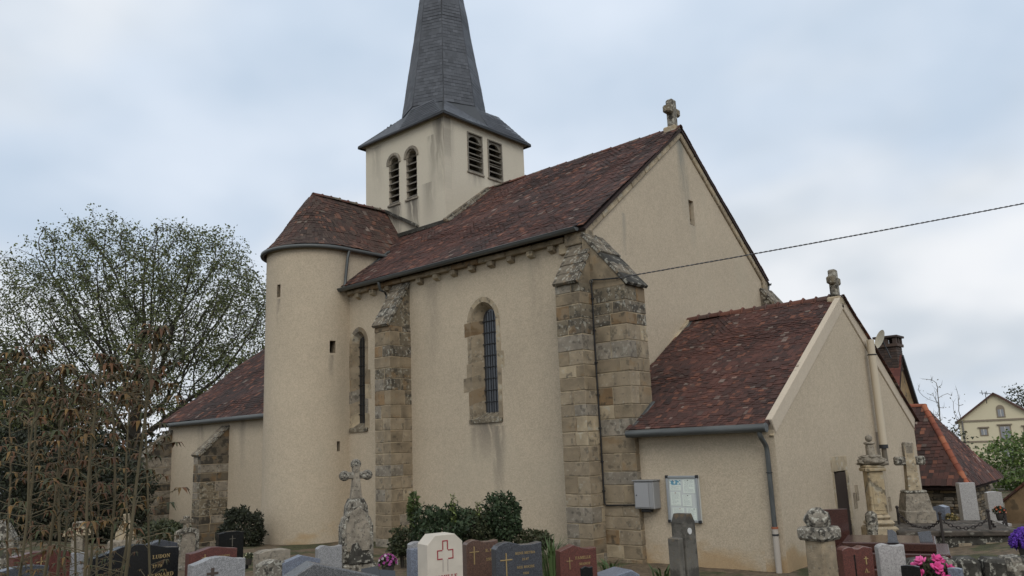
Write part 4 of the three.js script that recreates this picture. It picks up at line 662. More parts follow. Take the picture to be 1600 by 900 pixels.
// =====================================================================
// FITTINGS ON THE CHURCH
// =====================================================================
{ // meter cabinet
  const t = thing('meter_cabinet', 'grey metal meter cabinet fixed at the foot of the corner buttress', 'meter cabinet', [1.27, 1.34, .36]), g = M(.30, .30, .30, .55, { metalness: .2 });
  part('cabinet', block(-.23, .23, -.27, .27, -.2, .06, .015), g, t); part('door', block(-.2, .12, -.24, .24, .061, .075, .006), M(.34, .34, .345, .5, { metalness: .2 }), t); part('side_panel', block(.13, .21, -.24, .24, .061, .072, .005), g, t); part('lid', block(-.25, .25, .27, .295, -.2, .09, .006), M(.24, .24, .24, .6), t); part('lock', new THREE.CylinderGeometry(.012, .012, .01, 10).rotateX(R2).translate(-.16, 0, .08), black, t); part('gland', [block(-.12, .1, -.34, -.271, -.12, .02, .02)], black, t);
}
{ // cable on the buttress and the overhead line
  const t = thing('wall_cable', 'black cable running down the corner buttress to the meter cabinet', 'cable');
  part('cable', tube([V(.96, 5.86, .34), V(.5, 5.9, .335), V(.26, 5.93, .335), V(.245, 5.7, .335), V(.24, 4, .335), V(.25, 2.6, .335), V(.245, 1.2, .335), V(.3, 1.12, .335), V(.6, 1.13, .335), V(1.06, 1.14, .34)], .017, 6, 90), black, t);
  for (const y of [5.5, 4.8, 4.1, 3.4, 2.7, 2, 1.4]) part('clip', block(.215, .275, y, y + .025, .31, .358, .003), darkMetal, t); part('eyelet', new THREE.TorusGeometry(.035, .012, 6, 14).translate(.25, 5.9, .35), zinc, t);
  const o = thing('overhead_line', 'twisted overhead power line stretching from the corner buttress to the right', 'power line'), a = V(.96, 5.86, .345), b = a.clone().lerp(at(1760, 270, 16), 2.6), A = [], B = [], n = 390;
  for (let i = 0; i <= n; i++) { const q = i / n, p = a.clone().lerp(b, q); p.y -= .9 * q * (1 - q); const w = i * 2.1; A.push(p.clone().add(V(Math.cos(w) * .008, Math.sin(w) * .01, Math.cos(w) * .008))); B.push(p.clone().add(V(-Math.cos(w) * .008, -Math.sin(w) * .01, -Math.cos(w) * .008))); }
  const st = pts => new THREE.TubeGeometry(new THREE.CatmullRomCurve3(pts), 1170, .0085, 5); part('strand', st(A), black, o); part('strand', st(B), M(.11, .11, .115, .6), o);
}
{ // notice board
  const t = thing('notice_board', 'glazed notice board with paper notices on the annex wall', 'notice board', [2.035, 1.26, ZA + .03]), al = M(.42, .44, .45, .35, { metalness: .6 }), w = .355, h = .445;
  part('back_panel', block(-w, w, -h, h, -.03, .012, .004), M(.55, .58, .56, .7), t);
  for (const s of [-1, 1]) { part('frame_side', block(s * (w - .025) - .025, s * (w - .025) + .025, -h, h, .012, .05, .008), al, t); part('frame_rail', block(-w + .05, w - .05, s * (h - .02) - .02, s * (h - .02) + .02, .012, .046, .006), al, t); for (const q of [-1, 1]) part('corner_piece', block(s * (w - .02) - .032, s * (w - .02) + .032, q * (h - .02) - .032, q * (h - .02) + .032, .01, .056, .01), darkMetal, t); }
  const paper = (sd, blue) => new THREE.MeshStandardMaterial({ map: tex(96, 128, (u, v, i, j) => { if (blue && v > .55 && fbm(u * 5, v * 6, sd, 3) > .47) return [.38, .58, .66]; const ln = j % 9 < 3 && u > .1 && u < .9 - .5 * h3(j / 9 | 0, sd, 4) * (h3(j / 9 | 0, sd, 1) > .6 ? 1 : .15) && v > .08 && v < .94 && h3(i >> 1, j / 9 | 0, sd) > .3; return ln ? [.6, .63, .63] : [.85, .88, .84]; }, true, false), roughness: .6 });
  const sheets = [[-.16, .26, .24, .2, 1, 1], [.14, .24, .26, .26, 2, 0], [-.17, .0, .22, .26, 3, 0], [.08, -.03, .2, .22, 4, 0], [-.13, -.27, .26, .2, 5, 0], [.16, -.28, .22, .22, 6, 0]];
  for (const [x, y, a, b, sd, bl] of sheets) { const g = new THREE.BoxGeometry(a, b, .002).translate(x, y, .0145 + sd * .0007); part('notice', g, paper(sd, bl), t); part('pin', new THREE.SphereGeometry(.009, 8, 6).translate(x + .02 * (sd - 3), y + b / 2 - .015, .02), [black, M(.25, .05, .03)][sd % 2], t); }
}
// =====================================================================
// GRAVES
// =====================================================================
function granite(c, sp, rough = .28, seed = 1, dark = [.1, .1, .1]) {
  const t = tex(256, 256, (u, v, i, j) => { const q = h3(i >> 1, j >> 1, seed), k = pfbm(u, v, 30, seed, 2); let a = mul(c, .85 + .3 * k); if (q > .8) a = mixc(a, sp, .7); else if (q < .2) a = mixc(a, dark, .55); return a; });
  t.repeat.set(2.2, 2.2); return new THREE.MeshPhysicalMaterial({ map: t, roughness: rough, clearcoat: .25, clearcoatRoughness: .15 });
}
const GN = {
  red: granite([.37, .215, .19], [.5, .33, .3], .3, 1), brown: granite([.36, .27, .23], [.5, .41, .36], .35, 2), black: granite([.085, .088, .095], [.16, .17, .18], .2, 3, [.03, .03, .03]), dark: granite([.25, .26, .285], [.42, .43, .45], .3, 4),
  grey: granite([.56, .56, .565], [.74, .74, .74], .4, 5, [.25, .25, .26]), pale: granite([.62, .61, .6], [.76, .75, .74], .5, 6, [.4, .4, .4]), blue: granite([.43, .455, .51], [.6, .63, .67], .35, 7, [.2, .22, .26]), white: new THREE.MeshStandardMaterial({ map: tex(256, 256, (u, v) => { const k = .92 + .12 * fbm(u * 6, v * 6, 3, 4); return [.78 * k, .745 * k, .69 * k]; }), roughness: .6 }),
  deep: granite([.27, .17, .15], [.36, .24, .21], .2, 8),
};
const gold = M(.36, .26, .12, .5, { metalness: .3 }), redPaint = M(.30, .035, .045, .6);
const font = await new FontLoader().loadAsync('fonts/droid/droid_serif_bold.typeface.json');
const FACE = Math.atan2(-FW.x, -FW.z);
const text = (s, size) => { const g = new TextGeometry(s, { font, size, depth: .004, curveSegments: 2, bevelEnabled: false }); g.computeBoundingBox(); return g.translate(-(g.boundingBox.max.x + g.boundingBox.min.x) / 2, 0, 0); };
// top: outline from left to right as [u, drop below the highest point]
const TOP = {
  peak: [[-.5, .13], [-.12, 0], [.12, .09], [.3, .115], [.5, .1]], wave: [[-.5, .1], [-.33, .06], [-.18, .01], [0, 0], [.18, .025], [.34, .07], [.5, .085]], arch: [[-.5, .16], [-.42, .09], [-.28, .03], [-.1, 0], [.1, 0], [.28, .03], [.42, .09], [.5, .16]],
  bump: [[-.5, .12], [-.45, .06], [-.33, .01], [-.2, 0], [-.08, .03], [.05, .075], [.3, .08], [.5, .05]], roof: [[-.5, .14], [0, 0], [.5, .14]], clip: [[-.5, .22], [-.28, 0], [.28, 0], [.5, .2]], flat: [[-.5, .0], [.5, .01]], low: [[-.5, .05], [-.2, 0], [.2, 0], [.5, .06]], swan: [[-.5, .09], [-.3, .06], [-.05, 0], [.1, .01], [.3, .05], [.5, .075]], notch: [[-.5, .1], [-.44, .04], [-.3, 0], [-.16, .02], [-.1, .06], [-.02, .07], [.05, .06], [.2, .0], [.5, .06]],
  rough: [[-.5, .08], [-.35, .02], [-.1, 0], [.05, .02], [.2, .015], [.4, .02], [.5, .05]],
};
function stele(name, label, o) {
  const { x0, x1, y, w, prof = 'peak', mat, th = .14, turn = .42, extra, group } = o, span = (x1 - x0) * w / FOC, Wd = (span - th * Math.abs(Math.sin(turn))) / Math.cos(turn), c = at((x0 + x1) / 2, y, w), gy = Math.min(ground(c.x, c.z), c.y - .35) - .02, H = c.y - gy;
  const t = thing(name, label, 'gravestone', [c.x, gy, c.z], Math.atan2(CAM.x - c.x, CAM.z - c.z) + turn, group), pts = [[-Wd / 2, 0], [Wd / 2, 0], ...TOP[prof].map(([u, d]) => [u * Wd, H - d * Wd]).reverse()];
  part('headstone', uvm(flat(extr(pts, th, [], .006).translate(0, 0, -th / 2)), 1, x0 * .013, x1 * .017), mat, t);
  part('plinth', block(-Wd / 2 - .08, Wd / 2 + .08, -.3, .1, -th / 2 - .06, th / 2 + .08, .01), o.base ?? mat, t);
  t.userData.dim = undefined; delete t.userData.dim; if (extra) extra(t, Wd, H, th / 2); return t;
}
const crossOn = (t, x, y, z, h, m = gold, k = .06) => part('cross', [block(x - h * k * .7, x + h * k * .7, y - h, y, z, z + .008, .002), block(x - h * .3, x + h * .3, y - h * .33, y - h * (.33 - Math.max(.05, k)), z + .001, z + .0085, .002)], m, t);
const lines = (t, arr, z, m = gold) => { for (const [s, x, y, sz] of arr) part('lettering', text(s, sz * .8).translate(x, y, z + .001), m, t); };

stele('headstone', 'wide red granite headstone with a gold cross behind the saplings at far left', { x0: 22, x1: 106, y: 861, w: 10.5, prof: 'low', mat: GN.red, extra: (t, W2, H, z) => crossOn(t, -.02, H - .07, z, .2) });
stele('headstone', 'low dark grey headstone in front of the red granite one at far left', { x0: 0, x1: 72, y: 884, w: 9, prof: 'low', mat: GN.dark });
stele('headstone', 'narrow light grey headstone between red and black headstones on the left', { x0: 100, x1: 130, y: 864, w: 11.5, prof: 'flat', mat: GN.grey });
stele('headstone', 'large black headstone with gold lettering behind the saplings', { x0: 148, x1: 276, y: 850, w: 10, prof: 'wave', mat: GN.black, extra: (t, W2, H, z) => lines(t, [['LUDON', .3, H - .2, .055], ['1979', .25, H - .31, .05], ['BERNARD', .3, H - .43, .06]], z) });
stele('headstone', 'slanted dark slate slab leaning behind the large black headstone', { x0: 222, x1: 276, y: 843, w: 11.2, prof: 'roof', mat: GN.dark, turn: .5 });
stele('headstone', 'old arched stone headstone topped by a small cross near the low nave', { x0: 274, x1: 308, y: 826, w: 15.5, prof: 'arch', mat: SF.grey, th: .16, base: SF.old, extra: (t, W2, H, z) => { part('rim', uvm(flat(extr([...TOP.arch.map(([u, d]) => [u * (W2 + .03), H + .02 - d * W2]), [W2 / 2 + .015, .3], [W2 / 2 - .05, .3], ...TOP.arch.map(([u, d]) => [u * (W2 - .1), H - .06 - d * W2]).reverse(), [-W2 / 2 + .05, .3], [-W2 / 2 - .015, .3]].reverse(), .04).translate(0, 0, z - .005))), SF.old, t); part('finial_cross', [block(-.05, .05, H, H + .24, -.045, .045, .012), block(-.12, .12, H + .1, H + .18, -.044, .044, .012)], SF.lich, t); } });
stele('headstone', 'red-brown granite headstone with gold cross behind the curved pale grey one', { x0: 293, x1: 369, y: 854, w: 10.6, prof: 'swan', mat: GN.red, extra: (t, W2, H, z) => { crossOn(t, -.12, H - .08, z, .14); lines(t, [['REGRETS', .14, H - .14, .03]], z); } });
stele('headstone', 'curved pale grey granite headstone with a dark brown cross', { x0: 297, x1: 382, y: 869, w: 9, prof: 'wave', mat: GN.grey, extra: (t, W2, H, z) => crossOn(t, -.08, H - .11, z, .22, M(.07, .05, .04, .5), .12) });
stele('headstone', 'black polished headstone in front of the clipped bush by the turret', { x0: 339, x1: 380, y: 830, w: 15.5, prof: 'low', mat: GN.black, extra: (t, W2, H, z) => { crossOn(t, .02, H - .08, z, .2, M(.1, .09, .07)); lines(t, [['FAMILLE', .02, H - .37, .04]], z, M(.12, .1, .07)); } });
stele('headstone', 'rough weathered old stone headstone in front of the turret', { x0: 397, x1: 453, y: 858, w: 10.8, prof: 'rough', mat: SF.grey, th: .22 });
stele('headstone', 'small rough stone block leaning beside the weathered headstone', { x0: 400, x1: 448, y: 874, w: 9.8, prof: 'roof', mat: SF.old, th: .2, turn: .7 });
stele('headstone', 'blue-grey pointed granite headstone in front of the turret', { x0: 437, x1: 500, y: 867, w: 10, prof: 'roof', mat: GN.blue, th: .12 });
stele('headstone', 'light grey granite headstone with rounded top standing against the turret foot', { x0: 493, x1: 534, y: 851, w: 13.2, prof: 'bump', mat: GN.grey, th: .12 });
{ // sloping granite slab in the front row
  const p = at(520, 893, 7.6), t = thing('grave_slab', 'dark speckled granite slab with a bright sloping edge in the front row', 'gravestone', [p.x, p.y - .75, p.z], FACE + .55);
  const g = granite([.33, .335, .345], [.62, .62, .62], .4, 12, [.12, .12, .12]); part('slab', uvm(flat(extr([[-.5, 0], [.46, 0], [.46, .66], [-.22, .86], [-.5, .72]], .26, [], .012).translate(0, 0, -.13))), g, t); part('plinth', block(-.6, .56, -.3, .1, -.2, .2, .01), g, t);
}
{ // tall old stele with trefoil cross
  const w = 14, p = at(556, 718, w), gy = ground(p.x, p.z), H = p.y - gy, t = thing('cross_monument', 'tall weathered grave monument crowned by a trefoil stone cross beside the turret', 'gravestone', [p.x, gy, p.z], FACE + .42);
  part('base', [block(-.36, .36, -.3, .14, -.3, .3, .03), block(-.31, .31, .14, .3, -.25, .25, .03)], SF.old, t);
  const b = H - 1.0; part('stele', uvm(flat(extr([[-.27, .3], [.27, .3], [.27, b - .12], [.22, b + .02], [.19, b + .05], [.17, b + .22], [.11, b + .34], [-.11, b + .34], [-.17, b + .22], [-.19, b + .05], [-.22, b + .02], [-.27, b - .12]], .34, [], .025).translate(0, 0, -.17))), SF.old, t);
  part('face_panel', uvm(flat(extr([[-.19, .5], [.19, .5], [.2, b - .14], [.12, b + .12], [0, b + .2], [-.12, b + .12], [-.2, b - .14]], .03, [], .006).translate(0, 0, .165))), SF.grey, t);
  const cr = sub('cross', t), cy = H - .27; part('shaft', uvm(flat(extr([[-.1, b + .34], [.1, b + .34], [.055, cy], [.06, H - .1], [-.06, H - .1], [-.055, cy]], .14, [], .015).translate(0, 0, -.07))), SF.grey, cr); part('arms', block(-.2, .2, cy - .06, cy + .06, -.068, .068, .02), SF.old, cr);
  for (const [x, y] of [[0, H - .08], [-.2, cy], [.2, cy]]) part('lobe', new THREE.DodecahedronGeometry(.095, 1).scale(1, .95, .85).translate(x, y, 0), SF.old, cr);
  const o = thing('plaque', 'dark broken stone fragment leaning on the tall cross monument', 'plaque', [p.x, gy + .3, p.z], FACE + .42); part('fragment', uvm(flat(extr([[-.2, 0], [.22, 0], [.22, .14], [.06, .15], [-.04, .34], [-.12, .32], [-.2, .1]], .06, [], .008).rotateX(-.1).translate(.02, 0, .22))), SF.dark, o);
}
stele('headstone', 'small grey headstone half hidden left of the white headstone, the farther one', { x0: 636, x1: 664, y: 846, w: 11, prof: 'arch', mat: GN.grey, th: .12 });
stele('headstone', 'slim blue-grey headstone directly left of the white headstone', { x0: 635, x1: 664, y: 856, w: 9.8, prof: 'low', mat: GN.blue, th: .13 });
{
  const t = stele('headstone', 'white stone headstone with clipped corners and a red outlined cross', { x0: 652, x1: 722, y: 834, w: 9, prof: 'clip', mat: GN.white, th: .26, turn: .45, extra: (t, W2, H, z) => {
    const c = .012, b = (x0, x1, y0, y1) => block(x0, x1, y0, y1, z, z + .005, .001), y = H - .06; // outline of a Latin cross, fading into plain grooves below
    part('cross_outline', [b(-.035, .035, y - c, y), b(-.035, -.035 + c, y - .1, y - c), b(.035 - c, .035, y - .1, y - c), b(-.1, -.035, y - .1 - c, y - .1), b(.035, .1, y - .1 - c, y - .1), b(-.1, -.1 + c, y - .19, y - .1 - c), b(.1 - c, .1, y - .19, y - .1 - c), b(-.1, -.035, y - .19 - c, y - .19), b(.035, .1, y - .19 - c, y - .19)], redPaint, t);
    part('cross_foot', [b(-.035, -.035 + c, y - .33, y - .19 - c), b(.035 - c, .035, y - .33, y - .19 - c)], M(.42, .37, .33, .7), t); lines(t, [['FAMILLE', 0, H - .47, .055]], z, redPaint); } });
  part('side_pillar', block(-.36, -.24, 0, .62, -.06, .16, .01), GN.white, t);
}
stele('headstone', 'brown granite headstone with gold cross between the white and the black ones', { x0: 722, x1: 778, y: 842, w: 10.4, prof: 'bump', mat: GN.brown, extra: (t, W2, H, z) => { crossOn(t, -.12, H - .08, z, .22, gold, .05); lines(t, [['R. M.', .1, H - .16, .045], ['1994', .1, H - .27, .045]], z); } });
stele('headstone', 'wide dark grey granite headstone with gold lettering in front of the shrubs', { x0: 767, x1: 846, y: 845, w: 9.6, prof: 'bump', mat: GN.dark, extra: (t, W2, H, z) => { crossOn(t, -.17, H - .12, z, .26, gold, .04); lines(t, [['RENE METRA', .08, H - .15, .035], ['21.07', .08, H - .22, .032], ['NEE ROCHE', .08, H - .31, .035], ['1926', .08, H - .38, .032]], z); } });
stele('headstone', 'red granite headstone with peaked top in front of the corner buttress', { x0: 867, x1: 931, y: 850, w: 9.8, prof: 'peak', mat: GN.red, extra: (t, W2, H, z) => { crossOn(t, -.12, H - .14, z, .14, gold, .04); lines(t, [['FAMILLE', .06, H - .17, .04], ['MAROT', .08, H - .24, .035]], z); } });
stele('plaque', 'small black plaque leaning in front of the red peaked headstone', { x0: 906, x1: 926, y: 884, w: 9, prof: 'peak', mat: GN.black, th: .03, turn: .6 }).userData.category = 'plaque';
{ const p = at(963, 889, 10.3), t = thing('grave_slab', 'blue-grey granite slab lying low before the annex corner', 'gravestone', [p.x, p.y - .5, p.z], FACE + .5); part('slab', uvm(flat(extr([[-.26, 0], [.22, 0], [.22, .43], [.1, .5], [-.26, .44]], .4, [], .012).translate(0, 0, -.2))), GN.blue, t); part('plinth', block(-.32, .28, -.3, .08, -.26, .26, .01), GN.blue, t); }
{ // pointed concrete stele with two wings
  const w = 11.6, p = at(1066, 802, w), gy = ground(p.x, p.z), H = p.y - gy, t = thing('concrete_stele', 'pointed grey concrete stele with side wings in front of the notice board', 'gravestone', [p.x, gy, p.z], FACE + .75);
  const c = stoneMat([.42, .405, .375], [[LD, 5, .52, .6], [LO, 6, .66, .4]], 71); part('pillar', uvm(flat(extr([[-.15, -.2], [.15, -.2], [.13, H - .12], [.06, H], [-.06, H], [-.13, H - .12]], .24, [], .015).translate(0, 0, -.12))), c, t);
  part('wing', block(-.27, -.155, -.2, H - .32, -.1, .1, .015), c, t); part('wing', block(.15, .28, -.2, H - .24, -.12, .02, .015), c, t); part('medallion', new THREE.CylinderGeometry(.045, .045, .015, 18).rotateX(R2).translate(-.03, H - .24, .125), M(.62, .62, .6, .3), t);
}
{ // rough pillar with broken head
  const w = 9.4, p = at(1276, 799, w), gy = ground(p.x, p.z), H = p.y - gy, t = thing('stone_pillar', 'stubby old stone pillar with lichen covered broken head right of the rain pipe', 'gravestone', [p.x, gy, p.z], FACE + .6);
  part('shaft', block(-.13, .13, -.3, H - .3, -.13, .13, .03), SF.tan, t); part('collar', block(-.19, .19, H - .32, H - .17, -.18, .18, .03), SF.old, t);
  const g = new THREE.IcosahedronGeometry(.15, 3), q = g.attributes.position; for (let i = 0; i < q.count; i++) { const v = V().fromBufferAttribute(q, i), k = .75 + .5 * fbm(v.x * 14 + 3, v.y * 14, v.z * 14, 3); q.setXYZ(i, v.x * k * .95, v.y * k * .95, v.z * k * .95); } part('head', uvm(flat(g)).translate(0, H - .1, 0), SF.old, t);
}
stele('headstone', 'dark brown polished tombstone beside the annex door', { x0: 1282, x1: 1322, y: 795, w: 13.6, prof: 'flat', mat: GN.deep, th: .12 });
stele('headstone', 'red granite double headstone with gold lettering near the right foreground', { x0: 1308, x1: 1360, y: 853, w: 8.4, prof: 'notch', mat: GN.red, th: .14, extra: (t, W2, H, z) => { crossOn(t, .08, H - .1, z, .08, gold, .12); lines(t, [['A.', .08, H - .26, .05], ['1988', .08, H - .34, .04]], z); part('groove', block(-.045, -.03, 0, H - .08, z - .002, z + .002, .0005), GN.black, t); } });
stele('headstone', 'plain pale grey granite headstone beside the red double headstone', { x0: 1367, x1: 1410, y: 849, w: 8.6, prof: 'bump', mat: GN.pale, th: .1 });
stele('plaque', 'small black plaque with white edge beside the pink flowers', { x0: 1408, x1: 1436, y: 883, w: 7.8, prof: 'low', mat: GN.black, th: .03, turn: -.3 }).userData.category = 'plaque';
stele('plaque', 'small grey plaque right of the pink flowers', { x0: 1481, x1: 1503, y: 887, w: 7.8, prof: 'low', mat: GN.blue, th: .05, turn: -.3 }).userData.category = 'plaque';
{ // stepped brown tomb behind
  const p = at(1400, 842, 12.5), t = thing('tomb', 'polished brown granite stepped tomb in front of the annex gable', 'tomb', [p.x, p.y - .6, p.z], .25);
  part('ledger', block(-.75, .55, .47, .6, -.5, .5, .015), GN.deep, t); part('step', block(-.9, .72, .26, .465, -.65, .65, .015), GN.deep, t); part('plinth', block(-1.0, .9, -.3, .255, -.8, .8, .015), GN.deep, t);
  const q = at(1396, 843, 12.1), a = thing('plaque', 'small dark plaque standing on the stepped brown tomb', 'plaque', [q.x, p.y, q.z], .3); part('tablet', uvm(flat(extr([[-.08, 0], [.06, 0], [.05, .14], [.0, .19], [-.07, .18]], .03, [], .004).rotateX(-.35))), GN.dark, a); part('foot', block(-.09, .07, -.002, .015, -.02, .09, .003), GN.dark, a);
  const s = at(1451, 858, 12.0), b = thing('plaque', 'dark blue plaque leaning at the right end of the brown tomb', 'plaque', [s.x, s.y, s.z], .3); part('tablet', block(-.09, .09, -.02, .26, -.015, .015, .004).rotateX(-.35).rotateZ(.12), GN.dark, b); part('foot', block(-.1, .1, -.3, -.005, -.06, .06, .003), GN.deep, b);
}
{ // column tomb with carved wreath
  const w = 15.6, p = at(1376, 838, w), gy = p.y, t = thing('column_tomb', 'cream square column tomb with carved wreath top before the annex gable', 'gravestone', [p.x, gy, p.z], .62), H = 138 * w / FOC, cm = stoneMat([.68, .61, .49], [[LD, 7, .62, .5], [LW, 9, .6, .4]], 72);
  part('foot', [block(-.28, .28, -.5, .2, -.28, .28, .04), block(-.24, .24, .2, .32, -.24, .24, .05), block(-.2, .2, .32, .42, -.2, .2, .05)], SF.pale, t); part('ivy_lichen', block(-.3, -.1, 0, .5, .1, .31, .06), SF.old, t);
  part('shaft', block(-.15, .15, .42, H * .72, -.15, .15, .015), cm, t); part('panel', block(-.095, .095, .5, H * .68, .151, .162, .004), cm, t); part('panel', block(.151, .162, .5, H * .68, -.095, .095, .004), M(.58, .58, .56, .6), t);
  part('capital', [block(-.2, .2, H * .72, H * .76, -.2, .2, .015), block(-.18, .18, H * .76, H * .79, -.18, .18, .012)], cm, t);
  const r = rng(19); const wr = []; for (let i = 0; i < 46; i++) { const a = r() * 6.28, e = r(), R = .23 * (1 - e * .6); wr.push(new THREE.IcosahedronGeometry(.045 + r() * .035, 1).scale(1.5, .55, 1).rotateY(-a).rotateZ((r() - .5) * .8).translate(R * Math.cos(a), H * .8 + e * .15, R * Math.sin(a))); } wr.push(new THREE.IcosahedronGeometry(.17, 2).scale(1.15, .75, 1.15).translate(0, H * .84, 0)); part('wreath', wr, SF.grey, t);
  part('finial', [block(-.07, .07, H * .88, H * 1.02, -.07, .07, .02), block(-.09, .09, H * 1.02, H * 1.05, -.09, .09, .02), new THREE.IcosahedronGeometry(.07, 2).translate(0, H * 1.09, 0)], SF.grey, t);
}
{ // stone cross on tiered base, on the chained platform
  const w = 16.6, p = at(1433, 812, w), gy = p.y, H = 118 * w / FOC, t = thing('stone_cross', 'tall stone grave cross on a tiered base inside the chained platform', 'gravestone', [p.x, gy, p.z], .55);
  part('base', [block(-.3, .3, -.4, .2, -.3, .3, .02), uvm(flat(new THREE.CylinderGeometry(.3, .38, .36, 4, 1).rotateY(Math.PI / 4).translate(0, .36, 0)))], SF.grey, t); part('moulding', block(-.21, .21, .54, .6, -.21, .21, .02), SF.old, t);
  const sh = uvm(flat(new THREE.CylinderGeometry(.115, .17, H - .6, 4, 1).rotateY(Math.PI / 4).translate(0, .6 + (H - .6) / 2, 0))); part('shaft', sh, SF.pale, t); part('arms', block(-.3, .3, H - .46, H - .28, -.09, .09, .03), SF.old, t); part('head', block(-.1, .1, H - .28, H + .02, -.09, .09, .03), SF.grey, t);
  const pl = at(1490, 834, 15.4), pf = thing('grave_platform', 'low walled grave platform with stone coping ringed by chains', 'platform', [pl.x, pl.y - .5, pl.z], .42);
  part('wall', block(-1.0, .95, -.3, .52, -1.3, .6, .02), SF.dark, pf); part('coping', block(-1.06, 1.0, .52, .62, -1.36, .66, .02), stoneMat([.33, .30, .27], [[LD, 6, .55, .6], [LW, 12, .64, .5]], 73), pf); for (const [x, y, l, h] of [[-.05, .2, .22, .2], [.4, .15, .5, .26], [-.5, .05, .3, .2]]) part('patch', block(x, x + l, y, y + h, .59, .606, .008), SF.tan, pf);
  const iron = M(.028, .022, .02, .8), posts = [[1407, 836, 16.2, 42], [1475, 852, 14.8, 48], [1552, 856, 14.8, 56], [1577, 848, 16, 50]], P = [];
  posts.forEach(([x, y, d, h], i) => { const b = at(x, y, d), hh = h * d / FOC, o = thing('chain_post', ['rusty iron chain post nearest to the annex wall', 'rusty iron chain post at the front middle of the grave platform', 'rusty iron chain post at the front right corner of the grave platform', 'rightmost rusty iron chain post behind the purple pot'][i], 'post', [b.x, b.y, b.z], 0, 'iron chain posts'); part('post', new THREE.CylinderGeometry(.022, .032, hh + .3, 8).translate(0, hh / 2 - .15, 0), iron, o); part('knob', new THREE.SphereGeometry(.035, 10, 8).translate(0, hh, 0), iron, o); P.push(V(b.x, b.y + hh * .8, b.z)); });
  P.slice(1).forEach((b, i) => { const a = P[i], o = thing('chain', ['sagging iron chain between the annex wall post and the middle post', 'sagging iron chain along the front of the grave platform', 'short sagging iron chain at the right end of the grave platform'][i], 'chain', [0, 0, 0], 0, 'iron chains round the platform'), n = Math.round(a.distanceTo(b) / .07), L = []; for (let k = 0; k < n; k++) { const q = (k + .5) / n, p2 = a.clone().lerp(b, q), d = b.clone().sub(a); const sag = .22 * Math.min(1, a.distanceTo(b) / 1.2); p2.y -= sag * 4 * q * (1 - q); d.y -= sag * 4 * (1 - 2 * q); const m = new THREE.Matrix4().lookAt(V(), d, V(0, 1, 0)); L.push(new THREE.TorusGeometry(.026, .009, 5, 8).scale(1.6, 1, 1).rotateY(R2).rotateZ(k % 2 ? R2 : 0).applyMatrix4(m).translate(p2.x, p2.y, p2.z)); } part('links', L, iron, o); });
}
for (const [nm, lab, x0, x1, y, w, pr, m, th, tu] of [['headstone', 'tall plain pale granite stele in front of the tiled shed', 1494, 1521, 754, 17.5, 'flat', GN.pale, .16, .45], ['headstone', 'shorter pale granite stele right of the tall plain stele', 1539, 1563, 768, 18.3, 'low', GN.pale, .14, .4], ['headstone', 'low dark slanted block between the stone cross and the tall stele', 1458, 1482, 789, 17, 'roof', GN.blue, .2, -.5]]) stele(nm, lab, { x0, x1, y, w, prof: pr, mat: m, th, turn: tu });
{ // lichen-covered low wall, bottom right
  const a = at(1420, 874, 8.9), b = at(1640, 868, 8.6), t = thing('low_wall', 'low lichen covered stone kerb wall at the bottom right', 'wall', [0, 0, 0]); const r = rng(91), n = 6;
  for (let i = 0; i < n; i++) { const p = a.clone().lerp(b, i / n), q = a.clone().lerp(b, (i + .97) / n); p.y += .02; q.y += .02; part('stone', beam(p.clone().setY(p.y - .38 - r() * .03), q.clone().setY(q.y - .38 - r() * .03), .3 + r() * .06, .75), [SF.dark, SF.old, SF.dark][i % 3], t); }
}
// =====================================================================
// FLOWERS
// =====================================================================
function bouquet(name, label, px, py, w, rad, col, green, o = {}) {
  const p = at(px, py, w), t = thing(name, label, 'flowers', [p.x, p.y - rad * 2.1, p.z]), r = rng(px * 7 + 1);
  part('pot', new THREE.LatheGeometry([[.001, 0], [rad * .55, 0], [rad * .75, rad * 1.3], [rad * .68, rad * 1.3], [rad * .6, rad * 1.1], [.001, rad * 1.1]].map(q => new THREE.Vector2(...q)), 20), o.pot ?? M(.05, .045, .04, .6), t);
  const L = []; for (let i = 0; i < 220; i++) { const a = r() * 6.28, e = Math.acos(1 - r() * 1.2); L.push([V(Math.cos(a) * Math.sin(e), Math.cos(e) * .8 + .15, Math.sin(a) * Math.sin(e)).multiplyScalar(rad * .85).add(V(0, rad * 1.5, 0)), rad * .5, V(0, .3, 0)]); } part('foliage', leafGeo(L, px, green ?? DARK, .5), leafSolid, t);
  const n = o.n ?? 26, fs = o.fs ?? rad * .24; for (let i = 0; i < n; i++) { const a = i * 2.4 + r() * .5, e = Math.acos(1 - (i + .5) / n * 1.05), d = V(Math.cos(a) * Math.sin(e), Math.cos(e), Math.sin(a) * Math.sin(e)), pos = d.clone().multiplyScalar(rad).add(V(0, rad * 1.5, 0)); const q = []; for (let k = 0; k < 9; k++) { const g = new THREE.SphereGeometry(fs * .5, 6, 4).scale(1, .28, .7).translate(fs * .42, 0, 0).rotateZ(.35 + (k % 3) * .3).rotateY(k * .7 + a).translate(0, (k % 3) * fs * .08, 0); q.push(g); } const m = part('flower', q, col[i % col.length], t); m.quaternion.setFromUnitVectors(V(0, 1, 0), d); m.position.copy(pos); }
  return t;
}
bouquet('flower_pot', 'pot of small purple and white flowers beside the tall cross monument', 606, 873, 11.6, .125, [M(.36, .06, .27), M(.42, .1, .33), M(.3, .04, .2), M(.6, .5, .55)], null, { n: 34 });
bouquet('flower_pot', 'bunch of bright pink flowers in the right foreground', 1456, 886, 8, .15, [M(.62, .06, .24), M(.7, .12, .33), M(.55, .045, .2)], null, { n: 9, fs: .085 });
bouquet('flower_pot', 'small pot of orange flowers on the chained platform', 1561, 795, 16.2, .11, [M(.55, .16, .06), M(.6, .28, .2), M(.5, .1, .05)], null, { n: 14 });
